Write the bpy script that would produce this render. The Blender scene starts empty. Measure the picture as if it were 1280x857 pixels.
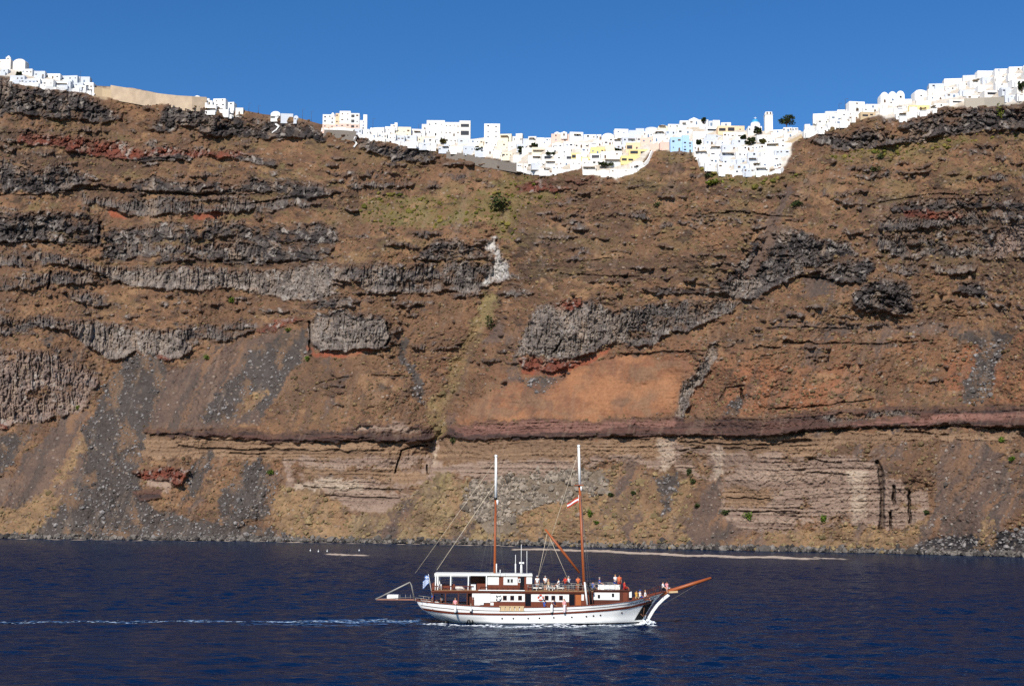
import bpy, bmesh, math, random
import numpy as np
from mathutils import Vector, Matrix
random.seed(11)
RNG = np.random.default_rng(7)
R = math.radians
scene = bpy.context.scene
COL = scene.collection

# ------------------------------------------------------------------ camera
W, H, F = 1280.0, 857.0, 1280.0 * 50.0 / 36.0
CAM = np.array([0.0, 0.0, 12.64])
PITCH, ROLL = math.atan((647 - 428.5) / F), R(0.4)
def rot_cam():
    # right, up, forward of the camera in the world
    fwd = np.array([0, math.cos(PITCH), math.sin(PITCH)])
    up0 = np.array([0, -math.sin(PITCH), math.cos(PITCH)])
    rt0 = np.array([1.0, 0, 0])
    c, s = math.cos(ROLL), math.sin(ROLL)
    rt = c * rt0 + s * up0
    up = -s * rt0 + c * up0
    return rt, up, fwd
RT, UP, FW = rot_cam()
def slopes(px, py):
    """x/y and z/y slopes of the line of sight through a point of the photograph"""
    a, b = (px - W / 2) / F, -(py - H / 2) / F
    d = [RT[k] * a + UP[k] * b + FW[k] for k in range(3)]
    return d[0] / d[1], d[2] / d[1]
def at(px, py, D):
    sx, sz = slopes(px, py)
    return CAM[0] + sx * D, CAM[1] + D, CAM[2] + sz * D
def on_water(px, py):
    sx, sz = slopes(px, py)
    D = -CAM[2] / sz
    return sx * D, D
cam_data = bpy.data.cameras.new('camera')
cam_data.sensor_width, cam_data.lens = 36.0, 50.0
cam_data.clip_start, cam_data.clip_end = 1.0, 30000.0
cam = bpy.data.objects.new('camera', cam_data)
COL.objects.link(cam)
M = Matrix.Identity(4)
for k in range(3):
    M[k][0], M[k][1], M[k][2], M[k][3] = RT[k], UP[k], -FW[k], CAM[k]
cam.matrix_world = M
scene.camera = cam

# ------------------------------------------------------------------ light
SUN_EL, SUN_AZ = R(35), R(20)           # behind the camera, to its left
to_sun = Vector((-math.sin(SUN_AZ) * math.cos(SUN_EL), -math.cos(SUN_AZ) * math.cos(SUN_EL), math.sin(SUN_EL)))
sun = bpy.data.lights.new('sun', 'SUN')
sun.energy, sun.angle, sun.color = 4.2, R(0.5), (1.0, 0.94, 0.85)
so = bpy.data.objects.new('sun', sun)
so.rotation_euler = (-to_sun).to_track_quat('-Z', 'Y').to_euler()
so.location = (-100, -100, 300)
COL.objects.link(so)
world = bpy.data.worlds.new('World')
scene.world = world
world.use_nodes = True
nt = world.node_tree
sky = nt.nodes.new('ShaderNodeTexSky')
sky.sky_type = 'NISHITA'
sky.sun_disc = False
sky.sun_elevation, sky.sun_rotation = SUN_EL, math.pi + SUN_AZ
sky.altitude, sky.air_density, sky.dust_density, sky.ozone_density = 0, 0.8, 0.0, 3.0
hs = nt.nodes.new('ShaderNodeHueSaturation')          # a polarising filter deepens the blue of this sky
hs.inputs['Saturation'].default_value = 1.30; hs.inputs['Hue'].default_value = 0.506
nt.links.new(sky.outputs[0], hs.inputs['Color'])
nt.links.new(hs.outputs[0], nt.nodes['Background'].inputs[0])
nt.nodes['Background'].inputs[1].default_value = 0.09
vs = scene.view_settings
vs.view_transform, vs.look, vs.exposure, vs.gamma = 'Standard', 'None', 0.36, 1.0
vs.use_curve_mapping = False
scene.cycles.max_bounces = 5
scene.cycles.diffuse_bounces = 2
scene.cycles.use_denoising = False

# ------------------------------------------------------------------ helpers
def lin(rgb):
    c = np.asarray(rgb, float) / 255.0
    return np.where(c <= 0.04045, c / 12.92, ((c + 0.055) / 1.055) ** 2.4)
MATS = {}
def mat(name, rgb, rough=0.7, var=0.15, scale=3.0, metal=0.0, bump=0.0, spec=0.3):
    """plain weathered surface: base colour broken up by object-space noise"""
    if name in MATS: return MATS[name]
    m = bpy.data.materials.new(name); m.use_nodes = True
    n, l = m.node_tree.nodes, m.node_tree.links
    b = n['Principled BSDF']
    c = lin(rgb)
    tc = n.new('ShaderNodeTexCoord'); no = n.new('ShaderNodeTexNoise')
    no.inputs['Scale'].default_value = scale; no.inputs['Detail'].default_value = 5
    l.new(tc.outputs['Object'], no.inputs['Vector'])
    mx = n.new('ShaderNodeMix'); mx.data_type = 'RGBA'
    mx.inputs[6].default_value = (*(c * (1 - var)), 1); mx.inputs[7].default_value = (*np.minimum(c * (1 + var), 0.9), 1)
    l.new(no.outputs['Fac'], mx.inputs[0]); l.new(mx.outputs[2], b.inputs['Base Color'])
    b.inputs['Roughness'].default_value = rough; b.inputs['Metallic'].default_value = metal
    b.inputs['Specular IOR Level'].default_value = spec
    if bump:
        bp = n.new('ShaderNodeBump'); bp.inputs['Strength'].default_value = bump
        l.new(no.outputs['Fac'], bp.inputs['Height']); l.new(bp.outputs[0], b.inputs['Normal'])
    MATS[name] = m
    return m
def attr_mat(name, rough=0.95, fine=(0.9, 0.25), bump=0.25, spec=0.1):
    """colour of the rock or plant from the mesh, broken up by two finer noises"""
    m = bpy.data.materials.new(name); m.use_nodes = True
    n, l = m.node_tree.nodes, m.node_tree.links
    b = n['Principled BSDF']
    a = n.new('ShaderNodeVertexColor'); a.layer_name = 'Col'
    tc = n.new('ShaderNodeTexCoord')
    no = n.new('ShaderNodeTexNoise'); no.inputs['Scale'].default_value = fine[0]; no.inputs['Detail'].default_value = 6
    no.inputs['Roughness'].default_value = 0.7
    l.new(tc.outputs['Object'], no.inputs['Vector'])
    mr = n.new('ShaderNodeMapRange'); mr.inputs['From Min'].default_value = 0.3; mr.inputs['From Max'].default_value = 0.7
    mr.inputs['To Min'].default_value = 1 - fine[1]; mr.inputs['To Max'].default_value = 1 + fine[1]
    l.new(no.outputs['Fac'], mr.inputs['Value'])
    vm = n.new('ShaderNodeVectorMath'); vm.operation = 'SCALE'
    l.new(a.outputs['Color'], vm.inputs[0]); l.new(mr.outputs[0], vm.inputs['Scale'])
    l.new(vm.outputs[0], b.inputs['Base Color'])
    b.inputs['Roughness'].default_value = rough; b.inputs['Specular IOR Level'].default_value = spec
    if bump:
        bp = n.new('ShaderNodeBump'); bp.inputs['Strength'].default_value = bump; bp.inputs['Distance'].default_value = 0.4
        l.new(no.outputs['Fac'], bp.inputs['Height']); l.new(bp.outputs[0], b.inputs['Normal'])
    return m
def tag(o, label=None, cat=None, group=None, kind=None):
    if label: o['label'] = label
    if cat: o['category'] = cat
    if group: o['group'] = group
    if kind: o['kind'] = kind
    return o
def empty(name, loc, rz=0.0):
    o = bpy.data.objects.new(name, None); o.location = loc; o.rotation_euler = (0, 0, rz)
    o.empty_display_size = 0.3
    COL.objects.link(o)
    return o
def link_mesh(name, me, parent=None, loc=(0, 0, 0)):
    o = bpy.data.objects.new(name, me); o.location = loc
    COL.objects.link(o)
    if parent is not None: o.parent = parent
    return o
class MB:
    """collects shapes, builds ONE mesh object"""
    def __init__(s): s.v, s.f, s.sm = [], [], []
    def add(s, vs, fs, smooth=False):
        k = len(s.v); s.v += [tuple(map(float, p)) for p in vs]
        s.f += [tuple(i + k for i in q) for q in fs]; s.sm += [smooth] * len(fs)
        return s
    def box(s, x0, y0, z0, x1, y1, z1):
        x0, x1 = sorted((x0, x1)); y0, y1 = sorted((y0, y1)); z0, z1 = sorted((z0, z1))
        return s.add([(x0,y0,z0),(x1,y0,z0),(x1,y1,z0),(x0,y1,z0),(x0,y0,z1),(x1,y0,z1),(x1,y1,z1),(x0,y1,z1)],
                     [(0,3,2,1),(4,5,6,7),(0,1,5,4),(1,2,6,5),(2,3,7,6),(3,0,4,7)])
    def bar(s, a, b, wx, wz, up=(0, 0, 1)):
        a, b = Vector(a), Vector(b); d = (b - a).normalized()
        u = Vector(up)
        if abs(d.dot(u)) > 0.98: u = Vector((1, 0, 0))
        r = d.cross(u).normalized() * wx / 2; t = r.cross(d).normalized() * wz / 2
        vs = [a - r - t, a + r - t, a + r + t, a - r + t, b - r - t, b + r - t, b + r + t, b - r + t]
        return s.add(vs, [(0,1,2,3),(7,6,5,4),(0,4,5,1),(1,5,6,2),(2,6,7,3),(3,7,4,0)])
    def tube(s, pts, rad, n=8, cap=True):
        pts = [Vector(p) for p in pts]
        if not hasattr(rad, '__len__'): rad = [rad] * len(pts)
        k = len(s.v); ring = []
        u = None
        for i, p in enumerate(pts):
            d = (pts[min(i + 1, len(pts) - 1)] - pts[max(i - 1, 0)]).normalized()
            if u is None:
                u = d.cross(Vector((0, 0, 1)))
                if u.length < 0.05: u = d.cross(Vector((0, 1, 0)))
            u = (u - d * u.dot(d)).normalized(); w = d.cross(u)
            for j in range(n):
                a = 2 * math.pi * j / n
                ring.append(p + (u * math.cos(a) + w * math.sin(a)) * rad[i])
        fs = []
        for i in range(len(pts) - 1):
            for j in range(n):
                fs.append((i*n+j, i*n+(j+1) % n, (i+1)*n+(j+1) % n, (i+1)*n+j))
        s.add(ring, fs, True)
        if cap:
            s.f.append(tuple(k + j for j in reversed(range(n)))); s.sm.append(False)
            s.f.append(tuple(k + (len(pts)-1)*n + j for j in range(n))); s.sm.append(False)
        return s
    def lathe(s, prof, c=(0, 0, 0), n=16, cut=2 * math.pi):
        """profile of (radius, height) turned about the upright axis through c"""
        vs = [(c[0] + r * math.cos(2*math.pi*j/n), c[1] + r * math.sin(2*math.pi*j/n), c[2] + z) for r, z in prof for j in range(n)]
        fs = [(i*n+j, i*n+(j+1) % n, (i+1)*n+(j+1) % n, (i+1)*n+j) for i in range(len(prof)-1) for j in range(n)]
        k = len(s.v); s.add(vs, fs, True)
        for i, rev in ((0, True), (len(prof)-1, False)):
            if prof[i][0] > 1e-4:
                q = [k + i*n + j for j in range(n)]
                s.f.append(tuple(reversed(q) if rev else q)); s.sm.append(False)
        return s
    def ball(s, c, rx, ry, rz, n=10, m=6, z0=-1.0):
        vs, fs = [], []
        a0 = math.asin(max(-1, z0))
        for i in range(m + 1):
            a = a0 + (math.pi/2 - a0) * i / m
            for j in range(n):
                b = 2*math.pi*j/n
                vs.append((c[0]+rx*math.cos(a)*math.cos(b), c[1]+ry*math.cos(a)*math.sin(b), c[2]+rz*math.sin(a)))
        for i in range(m):
            for j in range(n):
                fs.append((i*n+j, i*n+(j+1) % n, (i+1)*n+(j+1) % n, (i+1)*n+j))
        return s.add(vs, fs, True)
    def torus(s, c, R_, r, axis='y', n=20, m=8):
        vs, fs = [], []
        for i in range(n):
            a = 2*math.pi*i/n
            for j in range(m):
                b = 2*math.pi*j/m; q = R_ + r*math.cos(b)
                x, z, y = q*math.cos(a), q*math.sin(a), r*math.sin(b)
                vs.append((c[0]+x, c[1]+y, c[2]+z))
                fs.append((i*m+j, ((i+1) % n)*m+j, ((i+1) % n)*m+(j+1) % m, i*m+(j+1) % m))
        return s.add(vs, fs, True)
    def build(s, name, material, parent=None, loc=(0, 0, 0)):
        me = bpy.data.meshes.new(name)
        me.from_pydata(s.v, [], s.f)
        if any(s.sm): me.polygons.foreach_set('use_smooth', s.sm)
        me.materials.append(material); me.update()
        return link_mesh(name, me, parent, loc)
def np_mesh(name, V, faces, col=None, smooth=False):
    """fast mesh from arrays; faces: (n,3) or (n,4)"""
    me = bpy.data.meshes.new(name)
    V = np.ascontiguousarray(V, np.float32); faces = np.ascontiguousarray(faces, np.int32)
    k = faces.shape[1]
    me.vertices.add(len(V)); me.vertices.foreach_set('co', V.ravel())
    me.loops.add(faces.size); me.loops.foreach_set('vertex_index', faces.ravel())
    me.polygons.add(len(faces))
    me.polygons.foreach_set('loop_start', np.arange(0, faces.size, k, dtype=np.int32))
    me.polygons.foreach_set('loop_total', np.full(len(faces), k, np.int32))
    me.polygons.foreach_set('use_smooth', np.full(len(faces), smooth, bool))
    me.update(calc_edges=True)
    if col is not None:
        a = me.color_attributes.new('Col', 'FLOAT_COLOR', 'POINT')
        a.data.foreach_set('color', np.concatenate([col, np.ones((len(col), 1))], 1).astype(np.float32).ravel())
    return me
# noise on arrays
def vn(x, y, seed):
    t = np.random.default_rng(seed).random((256, 256))
    xi, yi = np.floor(x).astype(int), np.floor(y).astype(int)
    fx, fy = x - xi, y - yi
    fx, fy = fx*fx*(3-2*fx), fy*fy*(3-2*fy)
    x0, x1, y0, y1 = xi & 255, (xi+1) & 255, yi & 255, (yi+1) & 255
    return (t[y0, x0]*(1-fx)+t[y0, x1]*fx)*(1-fy)+(t[y1, x0]*(1-fx)+t[y1, x1]*fx)*fy
def fbm(x, y, seed, o=4, g=0.5):
    s = a = 0.0; w = 1.0
    for k in range(o):
        s = s + w*(vn(x*2**k+17.3*k, y*2**k+9.1*k, seed+k)-0.5); a += w; w *= g
    return s/a*2
def worley(x, y, seed):
    r = np.random.default_rng(seed); t = r.random((128, 128, 3))
    xi, yi = np.floor(x).astype(int), np.floor(y).astype(int)
    f1 = np.full(x.shape, 9.0); f2 = f1.copy(); cid = np.zeros(x.shape)
    for dx in (-1, 0, 1):
        for dy in (-1, 0, 1):
            c = t[(yi+dy) & 127, (xi+dx) & 127]
            d = np.hypot(xi+dx+c[..., 0]-x, yi+dy+c[..., 1]-y)
            n = d < f1
            f2 = np.where(n, f1, np.minimum(f2, d)); cid = np.where(n, c[..., 2], cid); f1 = np.where(n, d, f1)
    return f1, f2, cid
def blur(a, s, axis):
    if s <= 0: return a
    r = int(3*s)+1; k = np.exp(-0.5*(np.arange(-r, r+1)/s)**2); k /= k.sum()
    p = np.pad(a, [(r, r) if i == axis else (0, 0) for i in range(2)], mode='edge')
    out = np.zeros_like(a)
    for i, w in enumerate(k):
        sl = [slice(None)]*2; sl[axis] = slice(i, i+a.shape[axis]); out += w*p[tuple(sl)]
    return out
def blur2(a, sx, sy=None): return blur(blur(a, sx, 1), sx if sy is None else sy, 0)
def inside(X, Y, poly):
    P = np.array(poly, float)
    m = np.zeros(X.shape, bool)
    b = (X >= P[:, 0].min()) & (X <= P[:, 0].max()) & (Y >= P[:, 1].min()) & (Y <= P[:, 1].max())
    x, y = X[b], Y[b]; r = np.zeros(x.shape, bool)
    j = len(P)-1
    for i in range(len(P)):
        xi, yi = P[i]; xj, yj = P[j]
        if yi != yj:
            r ^= ((yi > y) != (yj > y)) & (x < (xj-xi)*(y-yi)/(yj-yi)+xi)
        j = i
    m[b] = r
    return m
# ------------------------------------------------------------------ cliff
SHORE = np.array([(-400,668),(0,672.5),(320,676),(480,678.5),(640,681),(800,685),(960,688.5),(1100,691),(1280,696),(1700,706)], float)
RIDGE = np.array([(-400,60),(-160,66),(0,84),(33,90),(60,95),(115,108),(118,107),(165,110),(220,121),(245,124),(265,130),(292,139),(305,138),
    (330,143),(372,147),(400,155),(445,161),(470,164),(527,168),(590,174),(605,172),(640,177),(660,181),(690,178),(740,174),(768,173),(800,170),
    (830,164),(862,158),(895,161),(930,163),(960,164),(1000,163),(1006,168),(1020,156),(1035,149),(1062,141),(1100,134),(1143,126),(1165,114),(1200,103),
    (1235,95),(1280,86),(1450,60),(1700,50)], float)
TOWN_LOW = np.array([(430,163),(445,165),(460,169),(480,175),(505,180),(520,180),(548,186),(560,190),(600,193),(630,202),(648,211),(665,215),(675,217),(700,213),
    (725,208),(740,216),(770,219),(795,213),(806,200),(815,189),(838,188),(862,190),(868,195),(880,208),(900,215),(935,217),(960,216),(978,210),(990,195),(989,182),(1000,172),
    (1005,171),(1030,161),(1062,151),(1100,144),(1120,147),(1135,148),(1155,141),(1180,133),(1205,131),(1280,126)], float)
def shore_y(x): return np.interp(x, SHORE[:, 0], SHORE[:, 1])
def ridge_y(x): return np.interp(x, RIDGE[:, 0], RIDGE[:, 1])

T = {  # kind of ground: base colour, second colour, cot of its slope, relief style
 'slope':  ((131, 96, 68), (99, 74, 56), 0.85, 'rough'),
 'dark':   ((108, 81, 62), (80, 63, 52), 0.60, 'rough'),
 'basalt': ((84, 76, 72), (50, 45, 45), 0.16, 'block'),
 'grey':   ((142, 128, 116), (98, 88, 82), 0.12, 'column'),
 'bgrey':  ((112, 102, 95), (70, 63, 61), 0.14, 'column'),
 'pinkgrey': ((146, 123, 108), (104, 89, 82), 0.18, 'column'),
 'red':    ((126, 68, 50), (94, 58, 48), 0.35, 'block'),
 'orange': ((148, 80, 54), (128, 72, 50), 0.45, 'smooth'),
 'tuff':   ((146, 100, 68), (130, 88, 61), 0.50, 'smooth'),
 'rust':   ((148, 96, 65), (120, 80, 58), 0.50, 'rough'),
 'band':   ((96, 68, 58), (68, 55, 52), 0.18, 'strata'),
 'pband':  ((138, 98, 84), (108, 76, 66), 0.22, 'strata'),
 'tan':    ((146, 116, 88), (118, 92, 70), 0.30, 'strata'),
 'pink':   ((154, 130, 111), (124, 101, 87), 0.22, 'strata'),
 'pale':   ((174, 154, 132), (150, 128, 110), 0.25, 'strata'),
 'scree':  ((82, 74, 69), (68, 60, 55), 1.15, 'scree'),
 'mauve':  ((110, 88, 74), (92, 75, 66), 1.15, 'scree'),
 'gold':   ((150, 119, 82), (122, 97, 72), 1.00, 'rough'),
 'tuft':   ((152, 128, 90), (120, 101, 74), 1.00, 'rough'),
 'olive':  ((136, 118, 76), (114, 98, 64), 0.90, 'rough'),
 'green':  ((112, 100, 62), (116, 88, 60), 0.90, 'rough'),
 'rubble': ((128, 112, 94), (106, 92, 76), 0.80, 'scree'),
 'white':  ((196, 190, 182), (150, 142, 136), 0.20, 'column'),
 'lowdark': ((60, 55, 55), (44, 42, 44), 0.40, 'scree'),
 'ledge':  ((34, 30, 30), (26, 24, 24), 0.40, 'strata'),
 'town':   ((214, 206, 194), (190, 176, 156), 1.30, 'town'),
 'tanwall': ((186, 164, 134), (160, 136, 108), 0.35, 'fine'),
}
P = [  # outlines of the beds of rock, in the order they are laid over each other
 ('dark', "-160,150 60,160 150,170 200,210 120,225 -160,210"),
 ('dark', "640,290 680,280 720,268 770,262 800,276 770,300 720,312 650,322"),
 ('dark', "780,225 860,232 960,236 1000,246 960,254 880,246 800,240"),
 ('dark', "640,330 700,325 800,320 900,318 940,330 900,350 800,352 700,350 640,352"),
 ('green', "440,258 470,240 520,248 560,244 600,238 640,232 652,262 620,276 560,284 500,288 450,278"),
 ('green', "610,228 640,214 660,226 700,240 660,262 640,300 622,300 612,262"),
 ('green', "868,208 900,216 960,218 1000,214 990,226 940,232 890,228"),
 ('green', "1040,190 1100,186 1180,176 1280,166 1280,172 1190,186 1100,196 1040,204"),
 ('basalt', "-160,80 0,88 8,97 22,106 60,112 95,116 118,122 132,130 146,140 152,150 140,153 118,154 100,150 70,148 40,146 22,140 0,143 -160,138"),
 ('basalt', "190,160 200,148 208,136 214,131 232,136 252,135 262,141 290,145 320,146 350,150 372,152 392,158 412,168 405,176 370,174 330,172 300,171 262,168 235,158 225,155 215,163 200,165"),
 ('tanwall', "118,107 165,110 220,121 262,131 262,136 220,133 165,128 140,122 118,121"),
 ('red', "25,168 40,166 70,168 100,170 130,174 160,178 172,186 200,184 240,188 300,190 320,194 318,199 285,197 245,196 222,194 200,197 178,199 160,198 120,195 90,190 75,182 40,180 25,176"),
 ('basalt', "168,197 200,195 225,193 242,196 236,199 210,200 182,202"),
 ('basalt', "286,196 320,194 350,200 350,206 330,206 300,202"),
 ('dark', "95,225 430,240 425,262 300,268 130,262 95,250"),
 ('basalt', "-160,196 0,200 20,207 50,212 80,208 95,214 118,222 130,228 160,232 178,224 190,220 225,224 240,226 290,229 320,222 350,222 390,226 420,236 430,240 410,243 380,246 360,244 330,240 300,241 262,241 225,240 190,238 165,240 140,235 110,232 100,236 75,242 50,242 30,238 0,240 -160,236"),
 ('bgrey', "98,242 110,246 140,250 170,248 210,246 260,248 300,247 320,252 350,245 385,246 362,258 340,264 298,264 260,263 235,266 215,267 180,270 160,268 140,260 115,255 104,258"),
 ('orange', "238,268 265,265 280,267 268,273 245,275"),
 ('orange', "132,262 142,263 158,271 152,274 140,268"),
 ('basalt', "-160,258 0,264 40,264 80,266 108,268 125,276 128,290 122,303 105,305 60,302 30,300 0,304 -160,300"),
 ('basalt', "128,290 150,284 190,280 235,279 248,290 262,283 300,280 320,282 330,286 350,280 375,276 400,278 420,290 424,304 410,318 400,325 370,326 350,325 320,330 290,331 250,330 200,329 160,327 135,330 125,320"),
 ('bgrey', "150,300 200,302 240,303 290,306 318,308 318,322 280,318 220,318 160,316"),
 ('dark', "245,297 270,296 320,304 300,306 255,302"),
 ('dark', "225,324 300,329 340,327 400,326 430,327 430,334 340,335 225,334"),
 ('bgrey', "-160,312 0,312 60,316 120,330 118,337 60,330 0,332 -160,330"),
 ('bgrey', "-160,346 0,346 40,340 70,342 118,340 118,352 85,357 60,355 40,358 0,358 -160,358"),
 ('bgrey', "90,362 112,364 145,380 145,386 118,384 92,372"),
 ('grey', "100,325 130,331 160,334 200,333 250,336 300,335 340,334 380,333 420,329 460,329 500,331 520,329 560,331 600,329 634,328 634,350 610,356 596,366 585,364 560,362 520,364 497,366 480,366 460,364 440,366 420,366 400,372 380,374 360,376 330,368 300,362 270,358 250,363 215,364 195,363 165,358 150,350 125,341 105,335"),
 ('bgrey', "420,329 520,329 600,329 612,340 596,364 560,361 497,364 450,356"),
 ('slope', "415,350 450,346 458,362 430,366 415,362"),
 ('basalt', "515,320 535,306 550,298 570,300 585,306 612,312 612,322 590,324 560,326 520,325"),
 ('bgrey', "-160,390 0,394 25,398 60,394 95,400 130,402 160,408 200,412 240,408 280,405 310,404 322,410 300,420 285,425 260,425 240,432 232,445 215,450 190,444 172,440 150,450 135,448 118,438 100,430 85,415 60,410 30,412 10,420 0,418 -160,414"),
 ('grey', "90,402 130,402 160,408 200,412 236,410 232,445 215,450 190,444 172,440 150,450 135,448 118,438 98,428"),
 ('red', "180,443 200,444 218,448 200,451 186,449"),
 ('pinkgrey', "-160,440 0,443 25,438 60,440 90,452 112,462 125,472 124,484 112,496 100,510 85,520 60,525 30,530 0,532 -160,540"),
 ('red', "-160,526 0,526 9,531 6,536 -160,540"),
 ('basalt', "370,382 400,372 440,370 449,378 446,385 400,386"),
 ('red', "320,412 345,403 370,396 380,401 355,409 335,416 322,419"),
 ('scree', "164,446 194,446 206,460 214,474 200,500 186,540 176,580 170,606 190,634 250,648 335,660 430,670 430,690 24,690 38,668 54,650 84,612 92,574 112,524 132,490 148,465"),
 ('mauve', "85,520 110,515 104,540 84,580 50,620 10,640 -160,640 -160,600 0,610 40,570"),
 ('gold', "-160,640 10,638 50,618 84,580 104,540 110,560 96,610 60,650 44,670 -160,672"),
 ('scree', "-160,548 0,545 35,548 30,570 15,590 0,600 -160,606"),
 ('mauve', "205,468 250,444 345,414 385,425 352,490 322,536 190,536"),
 ('scree', "345,420 380,410 386,430 376,450 352,480 332,520 322,535 324,502 302,522 262,532 248,522 290,470 310,440"),
 ('gold', "300,500 330,478 322,505 304,522 296,520"),
 ('scree', "495,420 505,425 520,460 535,495 541,512 530,506 512,470 497,440"),
 ('basalt', "385,400 395,392 420,388 450,390 480,396 488,402 490,418 484,432 466,437 440,438 415,441 395,441 388,425"),
 ('grey', "386,406 400,397 440,398 470,399 486,405 489,418 483,431 466,436 440,437 415,440 396,440 389,425"),
 ('orange', "385,430 390,441 420,443 445,440 465,436 464,440 440,445 420,448 392,447 384,440"),
 ('tuff', "570,522 600,495 640,478 655,485 675,497 690,490 700,470 720,455 745,449 770,447 800,446 860,440 866,460 850,500 845,515 800,523 700,525 620,527 575,529"),
 ('scree', "630,466 650,470 708,472 690,490 675,498 655,485"),
 ('orange', "648,452 660,450 690,452 735,447 764,432 762,440 740,452 715,463 690,471 650,466"),
 ('red', "648,448 690,450 728,450 715,458 685,463 650,460"),
 ('dark', "752,443 780,440 850,436 905,430 900,440 870,446 838,444 830,452 815,444 775,446"),
 ('bgrey', "670,385 690,380 720,374 745,382 770,388 785,382 800,381 830,378 870,376 900,375 930,378 920,386 900,396 880,405 855,414 840,418 820,428 800,432 780,425 760,430 740,440 720,446 690,450 665,446 640,447 650,430 660,410"),
 ('grey', "670,387 690,382 720,376 745,382 768,388 784,384 790,400 780,424 760,430 740,440 720,446 690,449 665,446 642,446 652,430 661,410"),
 ('red', "692,380 706,372 728,374 730,382 712,388 696,387"),
 ('basalt', "800,360 830,358 860,362 905,358 905,366 870,368 820,367"),
 ('basalt', "895,350 915,335 935,318 940,300 960,290 985,280 1010,290 1030,300 1060,300 1080,320 1090,335 1070,350 1045,352 1020,342 1005,343 985,352 960,366 940,376 915,372"),
 ('mauve', "978,236 990,232 986,262 968,292 958,325 948,345 936,340 948,318 958,286 972,258"),
 ('grey', "908,352 940,342 958,354 948,368 922,375 910,366"),
 ('bgrey', "960,330 1000,322 1010,338 985,350 962,352"),
 ('dark', "1075,240 1110,246 1150,240 1200,238 1280,242 1440,244 1440,345 1280,338 1225,342 1190,342 1150,336 1105,318 1080,298"),
 ('basalt', "1110,256 1150,250 1200,246 1280,249 1440,250 1440,262 1280,262 1200,258 1150,268 1115,266"),
 ('bgrey', "1098,276 1150,268 1200,262 1280,264 1440,266 1440,282 1280,280 1200,278 1150,284 1105,290"),
 ('bgrey', "1095,300 1120,290 1165,292 1168,318 1140,322 1105,314"),
 ('basalt', "1168,286 1200,284 1280,282 1440,284 1440,322 1280,322 1236,324 1190,320 1170,316"),
 ('pinkgrey', "1235,318 1240,300 1256,286 1275,284 1300,290 1300,318 1260,322"),
 ('bgrey', "1186,318 1190,290 1222,284 1230,300 1228,318 1205,320"),
 ('grey', "1165,332 1190,328 1225,332 1222,340 1195,341 1170,338"),
 ('bgrey', "1105,330 1145,328 1150,338 1135,343 1110,340"),
 ('red', "1128,264 1160,262 1205,268 1200,273 1160,272 1130,270"),
 ('basalt', "1062,370 1080,355 1110,348 1130,350 1138,360 1138,388 1120,392 1090,391 1070,385"),
 ('basalt', "1197,352 1215,350 1230,360 1234,370 1222,376 1208,370"),
 ('basalt', "1048,342 1062,334 1080,332 1091,340 1084,352 1062,356 1050,352"),
 ('mauve', "1000,351 1030,346 1048,354 1022,370 1002,372"),
 ('mauve', "960,406 1080,404 1100,409 1160,403 1240,406 1240,413 1100,415 960,413"),
 ('rust', "864,500 876,474 905,458 960,456 1040,466 1070,486 1040,508 900,516 864,516"),
 ('rust', "1180,446 1215,424 1280,418 1440,420 1440,500 1280,500 1200,500 1185,470"),
 ('scree', "1186,420 1240,400 1262,420 1250,470 1240,502 1200,504 1215,466 1222,430"),
 ('scree', "896,522 912,500 926,488 929,500 916,522"),
 ('grey', "890,430 898,427 897,446 886,462 877,477 867,497 857,522 844,522 850,500 857,480 868,462 881,446"),
 ('tan', "180,546 500,550 960,544 1050,540 1280,536 1440,536 1440,546 1280,548 1180,550 1060,556 1000,572 960,574 830,576 640,576 480,576 330,576 180,570"),
 ('pink', "355,575 400,572 540,572 560,580 640,574 830,572 822,582 760,577 735,584 700,590 640,596 600,602 560,592 548,598 530,615 500,635 470,645 440,640 420,630 385,618 360,604"),
 ('tan', "380,585 420,590 500,586 530,592 540,598 520,606 440,600 385,600"),
 ('pale', "370,603 420,602 450,606 450,614 400,616 375,610"),
 ('pale', "822,552 850,550 850,582 838,590 824,588"),
 ('pink', "848,556 905,562 960,566 1000,568 1060,572 1095,576 1106,600 1122,600 1138,610 1160,615 1158,640 1140,655 1105,662 1060,658 1010,662 960,666 920,660 905,650 902,630 905,600 850,590"),
 ('pale', "895,556 906,560 904,592 892,600 888,580"),
 ('pale', "1060,590 1084,588 1086,650 1062,652"),
 ('tan', "905,612 962,608 972,622 958,634 908,636"),
 ('band', "180,537 220,535 300,537 340,540 420,538 450,530 500,529 540,535 570,530 600,528 640,526 700,524 780,524 800,522 840,520 870,521 960,520 1000,516 1060,510 1120,508 1180,508 1280,506 1440,502 1440,534 1280,535 1180,532 1120,533 1060,535 1000,538 960,544 930,545 860,544 800,546 740,546 640,548 560,548 540,550 480,552 410,552 330,551 260,548 210,544 188,543"),
 ('pband', "560,532 600,528 640,526 700,525 760,525 800,524 845,522 845,536 800,532 760,536 700,540 640,542 580,542"),
 ('pink', "440,534 500,531 525,535 520,540 480,539 445,541"),
 ('pband', "1040,532 1120,524 1200,518 1280,516 1280,524 1180,528 1100,531"),
 ('bgrey', "1030,520 1100,514 1150,514 1150,520 1080,524 1035,528"),
 ('red', "165,590 215,583 236,588 226,605 205,610 182,603"),
 ('pink', "176,602 208,600 214,610 196,615 180,610"),
 ('band', "163,614 202,611 206,622 178,626"),
 ('scree', "240,572 262,562 262,590 246,610 226,622 232,596"),
 ('scree', "322,570 346,590 346,622 330,650 280,657 274,622 300,590"),
 ('tuft', "430,648 480,644 520,612 545,592 575,600 600,608 624,628 640,650 640,690 400,690 400,668"),
 ('gold', "346,600 400,618 440,644 420,672 350,668 330,650"),
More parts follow.
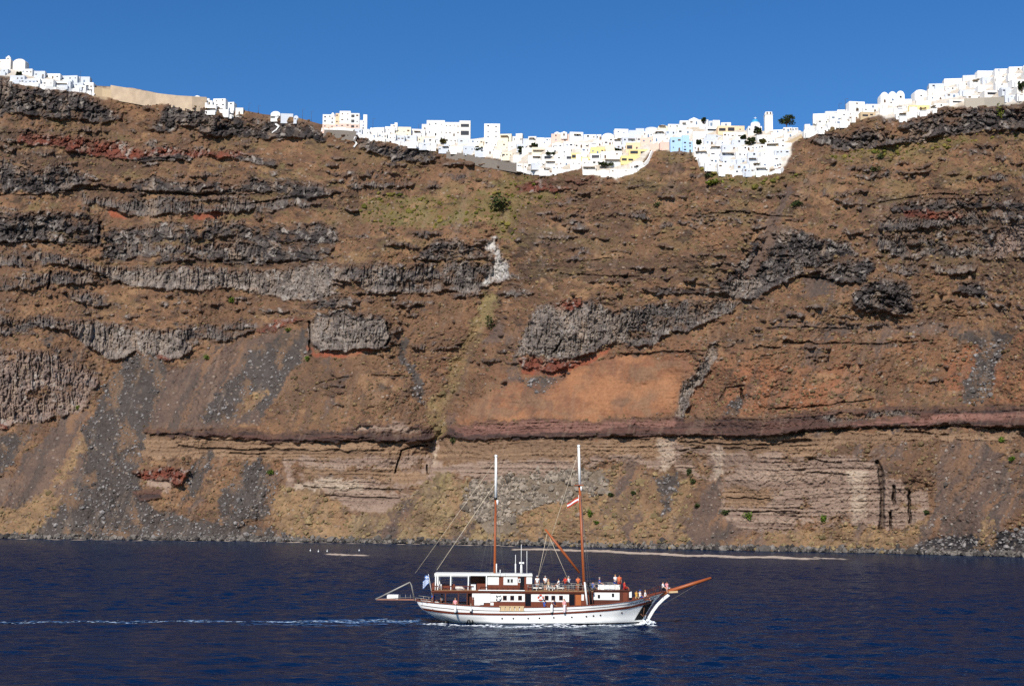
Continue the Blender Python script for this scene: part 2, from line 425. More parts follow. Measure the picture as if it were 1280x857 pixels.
 ('gold', "640,600 780,586 830,590 870,600 862,640 870,680 860,690 640,690 625,640"),
 ('rubble', "580,628 592,604 640,594 690,588 750,588 757,616 722,624 690,632 652,640 648,668 610,664 598,646"),
 ('scree', "815,600 850,592 846,612 830,640 818,640 822,615"),
 ('mauve', "880,602 904,598 902,640 910,670 890,690 862,690 862,640 874,616"),
 ('gold', "905,690 905,680 940,668 1000,661 1060,657 1098,656 1104,664 1122,663 1150,645 1172,640 1182,655 1150,677 1100,700 905,700"),
 ('mauve', "1180,560 1205,546 1238,550 1256,580 1264,640 1250,690 1190,690 1176,650 1168,620"),
 ('lowdark', "1110,700 1135,684 1160,676 1190,668 1225,670 1280,662 1440,660 1440,720 1110,720"),
 ('gold', "1222,690 1226,664 1236,640 1244,664 1240,690"),
 ('olive', "600,368 616,370 612,400 602,430 590,455 578,475 564,500 556,542 542,546 534,522 545,492 562,462 582,430 592,400"),
 ('olive', "540,590 560,588 572,600 560,612 540,608"),
 ('pale', "544,546 548,546 549,566 547,582 544,582"),
 ('white', "615,300 622,298 624,320 632,340 634,350 612,355 598,360 610,340 613,322"),
 ('red', "645,232 690,222 742,220 746,226 716,236 680,240 648,240"),
 ('dark', "655,226 700,222 760,224 750,230 700,230"),
 ('basalt', "1005,175 1030,166 1060,170 1080,160 1100,162 1125,152 1150,142 1180,136 1210,134 1280,130 1440,126 1440,166 1280,166 1240,166 1200,168 1170,172 1150,178 1120,182 1080,186 1050,188 1030,182"),
 ('slope', "1085,152 1130,150 1134,168 1108,172 1092,166"),
 ('basalt', "443,172 460,175 480,180 505,185 530,186 550,192 548,200 520,202 490,198 470,192 450,184"),
]
LEDGES = [  # thin dark courses: (points, half thickness)
 ("190,545 230,543 260,548 300,550 340,551 420,552 480,552 540,551", 1.6), ("640,548 740,547 800,546 860,545 930,546 960,545 1000,540 1060,536", 1.6),
 ("1060,536 1120,534 1180,533 1280,536 1440,540", 1.4), ("225,558 300,562 340,562 420,564 480,564", 1.3), ("290,566 330,566", 1.0), ("400,548 470,549", 1.6),
 ("850,553 900,555 960,556 1012,550", 1.3), ("850,563 880,560", 1.2), ("905,560 940,562 960,560", 1.3), ("980,551 1012,551", 1.4), ("1130,539 1185,543", 1.2), ("1235,536 1280,536 1440,536", 1.6),
 ("980,429 1030,429 1070,430 1100,431 1130,428 1165,425", 1.6), ("775,442 830,441 880,438", 1.6), ("894,435 916,433", 1.5), ("930,436 975,434", 1.3), ("960,410 1010,409 1070,411", 0.9),
 ("700,342 740,344 800,346", 1.2), ("815,362 870,363 905,360", 1.8), ("465,469 510,471", 1.4), ("395,479 440,470", 0.9), ("730,326 780,322", 0.9), ("1000,345 1040,350", 1.4),
 ("270,326 330,328 400,326", 1.6), ("95,332 160,358", 0.8), ("300,255 385,246", 1.4), ("105,236 190,241 260,243 330,243", 1.2), ("0,302 60,303 120,305", 1.2), ("0,243 45,243 95,238", 1.0),
 ("170,200 225,197 240,199", 1.2), ("870,268 925,265 990,272", 0.9), ("1085,258 1150,244 1240,244", 1.1), ("960,512 1010,508 1090,500", 0.9), ("905,640 960,640 1000,642", 0.9), ("908,622 962,622", 0.8),
 ("380,607 440,610 520,612", 0.8), ("400,620 500,622", 0.7), ("900,500 908,486 930,482", 0.9), ("1010,590 1060,592", 1.0), ("1012,575 1050,578", 1.4),
]
SHADE_CREV = [("1097,577 1101,590 1103,620 1103,640 1101,660", 2.6), ("1117,606 1118,628", 1.8), ("1136,614 1137,652", 1.4), ("1113,640 1114,660", 1.4),
        ("386,402 388,440", 1.2), ("126,278 124,304", 1.8), ("694,438 702,424", 1.2), ("534,556 502,562 494,590", 0.8), ("534,580 534,592", 0.8), ("926,486 929,498", 1.4), ("484,404 489,420 483,432", 1.6), ("63,340 60,360", 1.4)]  # crevices and shaded ends of blocks: carved back and painted dark
STEP = 1.0
X0, X1 = -150.0, 1430.0
xs = np.arange(X0, X1+0.5, STEP); NC = len(xs)
NR = 580
vv = np.linspace(0, 1, NR)
ysh, yri = shore_y(xs), ridge_y(xs)
GY = ysh[None, :]*(1-vv[:, None])+yri[None, :]*vv[:, None]; GX = np.repeat(xs[None, :], NR, 0)
SX, SZ = slopes(GX, GY)
wx = GX+fbm(GX/26, GY/22, 3, 4)*7+fbm(GX/6, GY/4, 9, 4)*4.5
wy = GY+fbm(GX/24, GY/26, 5, 4)*4.5+fbm(GX/6, GY/5, 13, 4)*3.4
def pl(s): return [tuple(map(float, p.split(','))) for p in s.split()]
keys = list(T)
tid = np.zeros(GX.shape, int)
SOFT = {'dark', 'green', 'scree', 'mauve', 'gold', 'tuft', 'olive', 'rubble', 'rust', 'lowdark', 'slope', 'tan'}
ux = wx+fbm(GX/34, GY/30, 15, 3)*12+fbm(GX/3.0, GY/2.6, 17, 3)*7
uy = wy+fbm(GX/34, GY/26, 19, 3)*8+fbm(GX/3.0, GY/2.6, 20, 3)*6
for k, s in P:
    if k in SOFT: tid[inside(ux, uy, pl(s))] = keys.index(k)
    elif k in ('tuff', 'pale', 'white', 'pink', 'pinkgrey'): tid[inside((2*ux+wx)/3, (2*uy+wy)/3, pl(s))] = keys.index(k)
    else: tid[inside(wx, wy, pl(s))] = keys.index(k)
# outcrops the outlines are too coarse for: brown ledges within the lava, ribs of lava in the slopes
kid = lambda *n: [keys.index(q) for q in n]
hole = fbm(wx/46, wy/5.5, 101, 4)+0.35*fbm(GX/6, GY/5, 103, 3)
tid[np.isin(tid, kid('basalt', 'bgrey')) & (hole > 0.36)] = keys.index('dark')
tid[np.isin(tid, kid('basalt')) & (fbm(wx/30, wy/8, 104, 4) > 0.34)] = keys.index('bgrey')
rib = fbm(wx/38, wy/5.0, 105, 4)+0.3*fbm(GX/5, GY/5, 107, 3)
upper = np.clip((470-GY)/120, -1.2, 0.35)*0.35
tid[np.isin(tid, kid('slope', 'dark')) & (rib+upper > 0.54)] = keys.index('bgrey')
tid[np.isin(tid, kid('slope', 'dark')) & (fbm(wx/30+40, wy/5.5, 109, 4)+0.3*fbm(GX/4, GY/4, 111, 3)+upper*.6 > 0.60)] = keys.index('basalt')
tid[np.isin(tid, kid('slope')) & (fbm(ux/34+9, uy/16, 113, 4) > 0.42)] = keys.index('dark')
tid[np.isin(tid, kid('pink', 'pinkgrey')) & (fbm(ux/22+3, uy/9, 117, 4) > 0.40)] = keys.index('slope')
tid[np.isin(tid, kid('slope', 'gold', 'tuft')) & (fbm((ux+.5*uy)/18+9, (uy)/60, 115, 4)+np.clip((GY-380)/300, -.5, .12) > 0.50)] = keys.index('mauve')
town = (GY+fbm(GX/7, GY/7, 131, 3)*5+fbm(GX/22, GY/22, 133, 2)*4 < np.interp(GX, TOWN_LOW[:, 0], TOWN_LOW[:, 1], left=0)) & (GX > 430)
town |= (GX < 117) & (GY < np.interp(GX, [-160, 12, 25, 70, 116], [84, 96, 104, 110, 117]))
tid[town] = keys.index('town')
def seg_dist(pts, ax=wx, ay=wy):
    d = np.full(GX.shape, 99.0)
    for (x0, y0), (x1, y1) in zip(pts[:-1], pts[1:]):
        b = (ax > min(x0, x1)-12) & (ax < max(x0, x1)+12) & (ay > min(y0, y1)-12) & (ay < max(y0, y1)+12)
        px, py = ax[b], ay[b]; L = (x1-x0)**2+(y1-y0)**2
        t = np.clip(((px-x0)*(x1-x0)+(py-y0)*(y1-y0))/L, 0, 1)
        d[b] = np.minimum(d[b], np.hypot(px-x0-t*(x1-x0), py-y0-t*(y1-y0)))
    return d
gx2 = GX+fbm(GX/9, GY/9, 71, 3)*2.0; gy2 = GY+fbm(GX/14, GY/9, 73, 3)*2.5
ledge = np.zeros(GX.shape); shade_crev = np.zeros(GX.shape)
for s, w in LEDGES:
    ww = w*np.clip(0.9+1.3*fbm(GX/13, GY/30, 77, 3), 0.0, 1.6)
    ledge = np.maximum(ledge, np.clip(1.4-seg_dist(pl(s), gx2, gy2)/np.maximum(ww, .05), 0, 1))
for s, w in SHADE_CREV: shade_crev = np.maximum(shade_crev, np.clip(1.5-seg_dist(pl(s), gx2, gy2)/w, 0, 1))
# average slope, integrated up each column from the shore
cot = np.array([T[k][2] for k in keys])[tid]
cot = blur2(cot, 34, 3.5)
D = np.zeros(GX.shape); D[0] = CAM[2]/-SZ[0]
for j in range(1, NR):
    dt = SZ[j]-SZ[j-1]
    D[j] = D[j-1]+cot[j]*D[j-1]*dt/np.maximum(0.3, 1-cot[j]*SZ[j])
D = blur2(D, 5, 1.0)
# big forms: the central ravine, the spurs, the fan of scree, gullies
def line_bump(s, w, a):
    return a*np.exp(-0.5*(seg_dist_big(pl(s))/w)**2)
def seg_dist_big(pts):
    d = np.full(GX.shape, 1e3)
    for (x0, y0), (x1, y1) in zip(pts[:-1], pts[1:]):
        L = (x1-x0)**2+(y1-y0)**2
        t = np.clip(((wx-x0)*(x1-x0)+(wy-y0)*(y1-y0))/L, 0, 1)
        d = np.minimum(d, np.hypot(wx-x0-t*(x1-x0), wy-y0-t*(y1-y0)))
    return d
big = line_bump("650,210 625,300 605,400 560,500 545,560", 26, 9)
big += line_bump("650,210 625,300 605,400 560,500 545,560", 9, 4)
big += line_bump("990,240 960,310 900,420 860,510", 16, 6)+line_bump("500,420 535,505", 7, 3)
big += line_bump("170,450 120,560 90,660", 30, -6)+line_bump("350,430 300,540 310,640", 16, -3)
big += line_bump("840,190 835,240", 22, -10)+line_bump("1230,560 1235,680", 30, -6)+line_bump("1200,410 1230,500", 14, 3)
big += line_bump("320,570 300,650", 18, -4)+line_bump("545,595 470,670", 26, -5)+line_bump("700,600 690,680", 40, -5)
big += line_bump("1100,355 1000,400", 14, -5)+line_bump("1060,330 1090,345", 9, -5)+line_bump("1070,372 1130,372", 14, -5)
big += line_bump("205,140 260,150", 14, -4)+line_bump("165,140 185,175", 10, 6)+line_bump("400,420 470,420", 16, -4)
big += line_bump("880,430 850,520", 5, -2.5)+line_bump("660,410 740,410", 26, -4)
big += fbm(GX/110, GY/70, 21, 3)*7+fbm((GX+0.5*GY)/26, GY/60, 23, 3)*2.4
taper = np.clip(vv*30, 0, 1)[:, None]
soft_town = 1-blur2((tid == keys.index('town')).astype(float), 3)
# relief by kind of ground
sty = np.array([T[k][3] for k in keys])[tid]
def m(*n): return blur2(np.isin(sty, n).astype(float), 0.9)
fine = fbm(GX/3.2, GY/2.6, 31, 3); mid = fbm(GX/11, GY/7, 33, 3)
w1, w2, wid = worley(GX/5.2+fine*.3, GY/4.2, 35)
b1, b2, bid = worley(wx/9, wy/7, 37)
col = np.abs(fbm(wx/6.5, wy/34, 41, 4)); col2 = np.abs(fbm(GX/2.8+fbm(GX/9, GY/12, 42, 2), GY/16, 43, 2))
jag = np.abs(fbm(wx/16, wy/9, 45, 4))
strat = fbm(GX/110, (GY+fbm(GX/70, GY/50, 46, 3)*4+fbm(GX/9, GY/7, 48, 2)*.9)/2.3, 47, 3); led = (wy/8.5+fbm(GX/40, GY/20, 49, 3)*1.6) % 1.0
disp = np.zeros(GX.shape)
disp += m('rough')*(mid*1.5+fine*0.75+(w1-0.45)*1.0*np.clip(fbm(GX/40, GY/25, 51, 3)*2+0.6, 0.1, 1.5)+(led-0.5)*1.1*np.clip(fbm(GX/60, GY/30, 53, 2)*2.4+.3, 0, 1))
disp += m('block')*(1.2*(bid-0.5)*2+(b1-0.4)*2.6+jag*-4.0+1.2+fine*1.3+np.clip(0.11-(b2-b1), 0, 1)*10+col*-2.5)
disp += m('column')*(-col*4.6-col2*3.6+2.2+fine*1.1+(b1-0.4)*1.0+np.clip(0.08-(b2-b1), 0, 1)*10)
disp += m('scree')*((w1-0.45)*1.15+fine*0.5+mid*0.6)
disp += m('fine')*(fine*0.35+mid*0.5)+m('smooth')*(fine*0.28+mid*0.4+strat*0.3)
disp += m('strata')*(strat*(0.75+.8*fbm(GX/40, GY/16, 50, 3))+fine*0.75+(b1-0.4)*1.3+mid*0.6+col*-1.2)
hard = np.isin(sty, ['block', 'column']) | np.isin(tid, [keys.index('band'), keys.index('pband')])
hardf = blur2(hard.astype(float), 1.1)
below = np.zeros(GX.shape); cs = np.cumsum(np.concatenate([np.zeros((1, NC)), hard.astype(float)]), 0)
for j in range(NR): below[j] = 1-(cs[j+1]-cs[max(0, j-9)])/(j+1-max(0, j-9))
disp -= hardf*(0.35+4.0*blur2(below, 1.2, .5))*np.clip(1.0+1.6*fbm(GX/30, GY/12, 55, 3), 0.25, 2.2)
disp += ledge*1.9+shade_crev*4.0
D = D+taper*(big*(0.25+0.75*soft_town)+disp*soft_town*np.clip((GY-yri[None, :])/4, 0.15, 1))
# colour of the rock itself, plus shade painted into the crevices
A = np.array([lin(T[k][0]) for k in keys]); B = np.array([lin(T[k][1]) for k in keys])
# soften the joins between beds a little, then mix each bed's two colours by patches
patch = np.clip(0.5+0.75*fbm(wx/22, wy/10, 61, 4)+0.5*fbm(GX/5, GY/3.5, 63, 3)+0.35*(wid-0.5), 0, 1)
rockp = np.clip(0.45+0.8*fbm(wx/7, wy/9, 64, 4)+0.5*(bid-.5)+1.0*(col-0.2), 0, 1)
patch = np.where(hard, rockp, patch)
strp = np.clip(0.5+1.3*strat+0.4*fbm(GX/30, GY/5, 65, 3), 0, 1)
patch = np.where(sty == 'strata', strp, patch)
CA = np.stack([blur2(A[tid][..., c], 0.8) for c in range(3)], -1); CB = np.stack([blur2(B[tid][..., c], 0.8) for c in range(3)], -1)
C = CA*(1-patch[..., None])+CB*patch[..., None]
def over(mask, rgb):
    global C
    C = C*(1-mask[..., None])+lin(rgb)*mask[..., None]
veg = m('rough')
warm = np.exp(-.5*((GY-480)/38)**2)*np.clip((GX-520)/80, 0, 1)
over(veg*warm*np.clip(.55+1.3*fbm(wx/50, wy/14, 93, 4), 0, .85), (140, 94, 64))
bleed = blur2(np.isin(tid, kid('tuff')).astype(float), 13, 7)
over(np.clip(bleed*1.5*(1-np.isin(tid, kid('tuff', 'bgrey', 'grey', 'orange', 'red', 'band', 'pband')))*(0.6+1.2*fbm(wx/12, wy/8, 87, 4)), 0, .75), (140, 94, 64))
over(np.clip((np.isin(tid, kid('tuff'))*(1-bleed)*1.3-.1)*(0.8+1.6*fbm(wx/10, wy/7, 88, 4)), 0, .8), (122, 86, 62))
up_ = np.clip((430-GY)/150, .25, 1)
over(up_*veg*np.clip(fbm(wx/9, wy/5, 67, 4)*2.2-0.5, 0, 0.6), (104, 92, 58)); over(up_*veg*np.clip(fbm(wx/40, wy/18, 68, 4)*2-.35, 0, .4), (122, 106, 68))         # scrubby olive patches
over(veg*np.clip(fbm(wx/13, wy/5, 69, 4)*2.4-0.55, 0, 0.8), (62, 52, 46))         # bare dark stones
over(veg*np.clip(fbm(wx/15, wy/7, 70, 4)*2.4-0.6, 0, 0.7), (148, 114, 80))        # dry straw
over(np.clip(fbm((GX+.3*GY)/7, GY/55, 72, 4)*2.4-0.8, 0, .16)*(1-m('town')), (150, 128, 108))   # pale wash down the face
over((wid > 0.93)*np.clip(1.1-w1*3, 0, 1)*m('rough', 'scree'), (150, 132, 116))   # pale stones
over(m('block', 'column')*np.clip(fbm(wx/10, wy/14, 74, 4)*2.2-0.5, 0, .6), (150, 128, 108))     # ochre faces on the lava
above = np.zeros(GX.shape)
for j in range(NR): above[j] = 1-(cs[min(NR, j+8)]-cs[j])/(min(NR, j+8)-j)
over(hardf*np.clip(above*1.5*(0.7+1.6*fbm(GX/6, GY/5, 92, 3)), 0, .9), (104, 78, 60))   # soil spilling over the lips of the lava
over(ledge*0.5, (38, 33, 32)); over(np.clip(shade_crev, 0, 1)*0.6, (44, 38, 38))  # courses darkened; shade painted into crevices and block ends
tuff = (tid == keys.index('tuff')).astype(float)
low_ = np.clip((GY-380)/60, 0, 1)*m('rough', 'smooth')
over(low_*np.clip(fbm((wx+.45*wy)/8, wy/70, 89, 4)*2.2-.25, 0, .6), (94, 76, 64)); over(low_*np.clip(fbm((wx-.35*wy)/9, wy/70, 90, 4)*2.2-.45, 0, .5), (140, 106, 76))
over(tuff*np.clip(fbm(GX/160, wy/4, 76, 3)*1.6, 0, .5), (128, 84, 60))
over(tuff*np.clip(fbm(wx/26, wy/12, 86, 4)*2.2+.05, 0, .75), (128, 98, 74)); over(tuff*np.clip(fbm(wx/9, wy/50, 84, 4)*1.8-.2, 0, .5), (118, 84, 66)); over(tuff*np.clip(fbm(wx/40, wy/22, 85, 4)*1.8-.1, 0, .6), (164, 112, 74))
over(np.clip((shore_y(GX)-GY < 5+2*fbm(GX/8, GY*0, 79, 3)).astype(float)*1.0, 0, 1), (78, 73, 70))
over(np.clip((shore_y(GX)-GY < 1.6).astype(float), 0, 1), (26, 24, 24))
mv = np.isin(tid, kid('mauve')).astype(float)
over(mv*np.clip(fbm((wx+.55*wy)/7, wy/60, 94, 4)*2.4-.1, 0, .75), (80, 70, 64)); over(mv*np.clip(fbm((wx+.5*wy)/10, wy/40, 95, 4)*2.4-.4, 0, .7), (132, 98, 70))
sm = np.isin(tid, [keys.index('scree')]).astype(float)
over(sm*np.clip(fbm(wx/14, wy/24, 81, 4)*2.2-0.2, 0, .7), (122, 94, 70))
lava = m('block', 'column')
over(lava*np.clip(fbm(wx/4, wy/6, 82, 3)*2.4-0.6, 0, .8), (160, 150, 140))
over(veg*np.clip(fbm(GX/55, GY/40, 83, 3)*2.0-.1, 0, .45), (96, 72, 56))
lum = (C*np.array([.25, .6, .15])).sum(-1, keepdims=True)
C = lum+(C-lum)*0.9
C = np.clip(C*0.9, 0.005, 0.8)
# over the top and away, and down under the water
PX, PY, PZ = SX*D, D+0.0, CAM[2]+SZ*D
rows = [np.stack([PX, PY, PZ], -1)]
cols = [C]
top = rows[0][-1]
back = []
for dy, dz in ((8, -0.5), (25, -3), (70, -9), (180, -24), (500, -60)):
    q = top.copy(); q[:, 1] += dy; q[:, 0] += dy*0.3; q[:, 2] += dz
    back.append(q)
bot = rows[0][0].copy(); bot[:, 2] = -4.0; bot[:, 1] -= 3
V = np.concatenate([bot[None], rows[0], np.stack(back)], 0)
CC = np.concatenate([C[:1], C, np.repeat(C[-1:], len(back), 0)*0+lin((132, 104, 74))*.85], 0)
nr = V.shape[0]
idx = np.arange(nr*NC).reshape(nr, NC)
faces = np.stack([idx[:-1, :-1], idx[:-1, 1:], idx[1:, 1:], idx[1:, :-1]], -1).reshape(-1, 4)
ROCK = attr_mat('rock face', fine=(0.7, 0.22), bump=0.5)
cliff_me = np_mesh('cliff', V.reshape(-1, 3), faces, CC.reshape(-1, 3), smooth=False)
cliff_me.materials.append(ROCK)
tag(link_mesh('cliff', cliff_me), kind='structure')
def depth(px, py):
    px = np.asarray(px, float); py = np.asarray(py, float)
    c = np.clip((px-X0)/STEP, 0, NC-1.001); ys, yr = shore_y(px), ridge_y(px)
    r = np.clip((py-ys)/(yr-ys)*(NR-1), 0, NR-1.001)
    c0, r0 = c.astype(int), r.astype(int); a, b = c-c0, r-r0
    return (D[r0, c0]*(1-a)+D[r0, c0+1]*a)*(1-b)+(D[r0+1, c0]*(1-a)+D[r0+1, c0+1]*a)*b
def kind_at(px, py):
    ys, yr = shore_y(px), ridge_y(px)
    return tid[np.clip(np.rint((py-ys)/(yr-ys)*(NR-1)).astype(int), 0, NR-1), np.clip(np.rint((px-X0)/STEP).astype(int), 0, NC-1)]

# ------------------------------------------------------------------ loose stones and dry scrub on the slopes: nobody could count them
bm0 = bmesh.new(); bmesh.ops.create_icosphere(bm0, subdivisions=1, radius=1.0)
ICO_V = np.array([v.co[:] for v in bm0.verts]); ICO_F = np.array([[v.index for v in f.verts] for f in bm0.faces]); bm0.free()
def scatter(name, px, py, size, cols, squash, lift, material):
    n = len(px); d = depth(px, py)
    x, y, z = at(px, py, d)
    s = size*RNG.uniform(0.7, 1.35, (n, 3)).T
    jit = RNG.uniform(0.72, 1.28, (n, len(ICO_V), 1))
    ang = RNG.uniform(0, 6.28, n); ca, sa = np.cos(ang)[:, None], np.sin(ang)[:, None]
    q = ICO_V[None]*jit
    qx, qy = q[..., 0]*s[0][:, None], q[..., 1]*s[1][:, None]
    vx = qx*ca-qy*sa; vy = qx*sa+qy*ca; vz = q[..., 2]*(s[2]*squash)[:, None]
    v = np.stack([vx+x[:, None], vy+y[:, None], vz+(z+lift*size)[:, None]], -1)
    f = (ICO_F[None]+(np.arange(n)*len(ICO_V))[:, None, None]).reshape(-1, 3)
    c = np.repeat(cols[:, None, :], len(ICO_V), 1)*RNG.uniform(0.85, 1.15, (n, len(ICO_V), 1))
    me = np_mesh(name, v.reshape(-1, 3), f, np.clip(c, 0, .8).reshape(-1, 3)); me.materials.append(material)
    return tag(link_mesh(name, me), kind='stuff')
def pick(n, kinds, x0=-120, x1=1400, ylo=0.0, yhi=1.0):
    px = RNG.uniform(x0, x1, n); v = RNG.uniform(ylo, yhi, n)
    py = shore_y(px)*(1-v)+ridge_y(px)*v
    k = kind_at(px, py); ok = np.isin(k, [keys.index(q) for q in kinds])
    return px[ok], py[ok]
STONE = attr_mat('loose stone', fine=(2.0, 0.25), bump=0.3)
def shade(n, a, b): 
    t = RNG.random((n, 1)); return (lin(a)*(1-t)+lin(b)*t)*0.9
sets = []
x, y = pick(9000, ['mauve'], yhi=0.6); sets.append((x, y, RNG.gamma(2.2, .13, len(x))+.08, shade(len(x), (82, 74, 68), (146, 134, 124))))
x, y = pick(34000, ['scree', 'lowdark'], yhi=0.45); sets.append((x, y, RNG.gamma(2.0, .17, len(x))+.09, shade(len(x), (74, 68, 66), (150, 144, 140))))
x = RNG.uniform(-120, 1400, 4200); y = shore_y(x)-np.abs(RNG.normal(0, 2.6, len(x)))-0.4
sets.append((x, y, RNG.gamma(2.4, .2, len(x))+.12, shade(len(x), (50, 47, 47), (130, 122, 114))))
x, y = pick(22000, ['rubble'], 560, 780, 0.05, 0.3); k = fbm(x/14, y/9, 121, 3) > -.15; x, y = x[k], y[k]; sets.append((x, y, RNG.gamma(2.2, .22, len(x))+.12, shade(len(x), (92, 83, 74), (164, 150, 134))))
x, y = pick(4500, ['slope', 'dark', 'gold', 'tuft', 'green', 'rust']); sets.append((x, y, RNG.gamma(2, .17, len(x))+.12, shade(len(x), (92, 76, 64), (150, 130, 112))))
cat = [np.concatenate([q[i] for q in sets]) for i in range(4)]
scatter('loose_stones', *cat, 0.8, 0.15, STONE)
SCRUB = attr_mat('dry scrub', fine=(3.0, 0.3), bump=0.4)
sets = []
x, y = pick(22000, ['slope', 'dark', 'rust'], ylo=.05); sets.append((x, y, RNG.gamma(2.5, .15, len(x))+.16, shade(len(x), (88, 75, 56), (136, 114, 82))))
x, y = pick(14000, ['tuft', 'gold', 'olive'], yhi=.9); sets.append((x, y, RNG.gamma(3, .17, len(x))+.25, shade(len(x), (106, 93, 66), (154, 132, 97))))
x, y = pick(16000, ['green'], ylo=.4); sets.append((x, y, RNG.gamma(2.5, .2, len(x))+.25, shade(len(x), (74, 80, 34), (124, 112, 58))))
cat = [np.concatenate([q[i] for q in sets]) for i in range(4)]
scatter('dry_scrub', *cat, 0.75, 0.2, SCRUB)
# ------------------------------------------------------------------ water
POLAR = 0.42
def water_mat():
    m_ = bpy.data.materials.new('sea water'); m_.use_nodes = True
    n, l = m_.node_tree.nodes, m_.node_tree.links
    b = n['Principled BSDF']
    b.inputs['Base Color'].default_value = (0.0016, 0.0105, 0.041, 1)
    b.inputs['Roughness'].default_value = 0.5; b.inputs['Specular IOR Level'].default_value = 0.0
    gl = n.new('ShaderNodeBsdfGlossy'); gl.inputs['Roughness'].default_value = .09; gl.inputs['Color'].default_value = (.80, .92, 1, 1)
    fr = n.new('ShaderNodeFresnel'); fr.inputs['IOR'].default_value = 1.333
    pf = n.new('ShaderNodeMath'); pf.operation = 'MULTIPLY'; pf.inputs[1].default_value = POLAR      # surface glare cut by a polarising filter
    l.new(fr.outputs[0], pf.inputs[0])
    ms = n.new('ShaderNodeMixShader'); l.new(pf.outputs[0], ms.inputs[0]); l.new(b.outputs[0], ms.inputs[1]); l.new(gl.outputs[0], ms.inputs[2])
    l.new(ms.outputs[0], n['Material Output'].inputs['Surface'])
    tc = n.new('ShaderNodeTexCoord')
    def noise(scale, sx, sy, det, rough=0.6):
        mp = n.new('ShaderNodeMapping'); mp.inputs['Scale'].default_value = (sx, sy, 1)
        mp.inputs['Rotation'].default_value = (0, 0, R(-14))
        l.new(tc.outputs['Object'], mp.inputs['Vector'])
        no = n.new('ShaderNodeTexNoise'); no.inputs['Scale'].default_value = scale; no.inputs['Detail'].default_value = det; no.inputs['Roughness'].default_value = rough
        l.new(mp.outputs[0], no.inputs['Vector']); return no.outputs['Fac']
    w = [(noise(0.6, 0.5, 1.0, 3), 0.30), (noise(2.2, 0.8, 1.0, 2), 0.03)]
    tot = None
    for o, a in w:
        mu = n.new('ShaderNodeMath'); mu.operation = 'MULTIPLY'; mu.inputs[1].default_value = a; l.new(o, mu.inputs[0])
        if tot is None: tot = mu.outputs[0]
        else:
            ad = n.new('ShaderNodeMath'); ad.operation = 'ADD'; l.new(tot, ad.inputs[0]); l.new(mu.outputs[0], ad.inputs[1]); tot = ad.outputs[0]
    # slicks and cat's-paws: the wind roughens some lanes more than others
    gust = noise(0.02, 0.35, 1.0, 4)
    gr = n.new('ShaderNodeMapRange'); gr.inputs['From Min'].default_value = .35; gr.inputs['From Max'].default_value = .65
    gr.inputs['To Min'].default_value = .65; gr.inputs['To Max'].default_value = 1.15; l.new(gust, gr.inputs['Value'])
    # sheltered calmer water close under the cliff
    ge = n.new('ShaderNodeSeparateXYZ'); l.new(tc.outputs['Object'], ge.inputs[0])
    sh = n.new('ShaderNodeMath'); sh.operation = 'MULTIPLY_ADD'; sh.inputs[1].default_value = 0.605; l.new(ge.outputs['X'], sh.inputs[0]); l.new(ge.outputs['Y'], sh.inputs[2])
    cm = n.new('ShaderNodeMapRange'); cm.inputs['From Min'].default_value = 380; cm.inputs['From Max'].default_value = 560
    cm.inputs['To Min'].default_value = 1.0; cm.inputs['To Max'].default_value = .5; l.new(sh.outputs[0], cm.inputs['Value'])
    mu = n.new('ShaderNodeMath'); mu.operation = 'MULTIPLY'; l.new(gr.outputs[0], mu.inputs[0]); l.new(cm.outputs[0], mu.inputs[1])
    bp = n.new('ShaderNodeBump'); bp.inputs['Distance'].default_value = 1.0
    l.new(mu.outputs[0], bp.inputs['Strength']); l.new(tot, bp.inputs['Height']); 
    for q in (b, gl, fr): l.new(bp.outputs[0], q.inputs['Normal'])
    return m_
WATER = water_mat()
_r = np.random.default_rng(5)
WAVES = []
for _k in range(46):
    lam = 1.3*(8.5/1.3)**(_k/45.0); th = R(-72)+_r.normal(0, .55)
    WAVES.append((2*math.pi/lam*math.cos(th), 2*math.pi/lam*math.sin(th), _r.uniform(0, 6.28), 0.0068*lam**0.85))
def sea_z(x, y):
    """height of the sea: a light chop, calmer under the lee of the cliff"""
    x = np.asarray(x, float); y = np.asarray(y, float); z = 0.0
    for kx, ky, ph, a in WAVES: z = z+a*np.sin(kx*x+ky*y+ph)
    calm = np.clip(1.25-(y+0.605*x-280)/300.0, 0.16, 1.0)
    gust = 0.75+0.6*(vn(x/38+50, y/55+50, 301)+0.5*vn(x/14+50, y/22+50, 302)-0.75)
    return z*calm*gust
ds = [92.0]
while ds[-1] < 800: ds.append(ds[-1]+max(0.5, ds[-1]*0.0024))
ds = np.array(ds); us = np.linspace(-0.46, 0.46, 900)
GYw = np.repeat(ds[:, None], 900, 1); GXw = GYw*us[None]
Vw = np.stack([GXw, GYw, sea_z(GXw, GYw)], -1)
iw = np.arange(len(ds)*900).reshape(len(ds), 900)
near = np.stack([iw[:-1, :-1], iw[:-1, 1:], iw[1:, 1:], iw[1:, :-1]], -1).reshape(-1, 4)
xn, xf, S = 92*.46, ds[-1]*.46, 9000.0       # the open sea round about
k0 = Vw.size//3
Vo = np.array([(-S, -3000, 0), (S, -3000, 0), (S, S, 0), (-S, S, 0), (-xn, 92, 0), (xn, 92, 0), (xf, ds[-1], 0), (-xf, ds[-1], 0)])
Fo = np.array([(0, 1, 5, 4), (1, 2, 6, 5), (2, 3, 7, 6), (3, 0, 4, 7)])+k0
sea_me = np_mesh('sea', np.concatenate([Vw.reshape(-1, 3), Vo]), np.concatenate([near, Fo]), smooth=True)
sea_me.materials.append(WATER)
tag(link_mesh('sea', sea_me), kind='structure')
FOAM = mat('sea foam', (232, 240, 246), rough=0.6, var=0.1, scale=1.0)
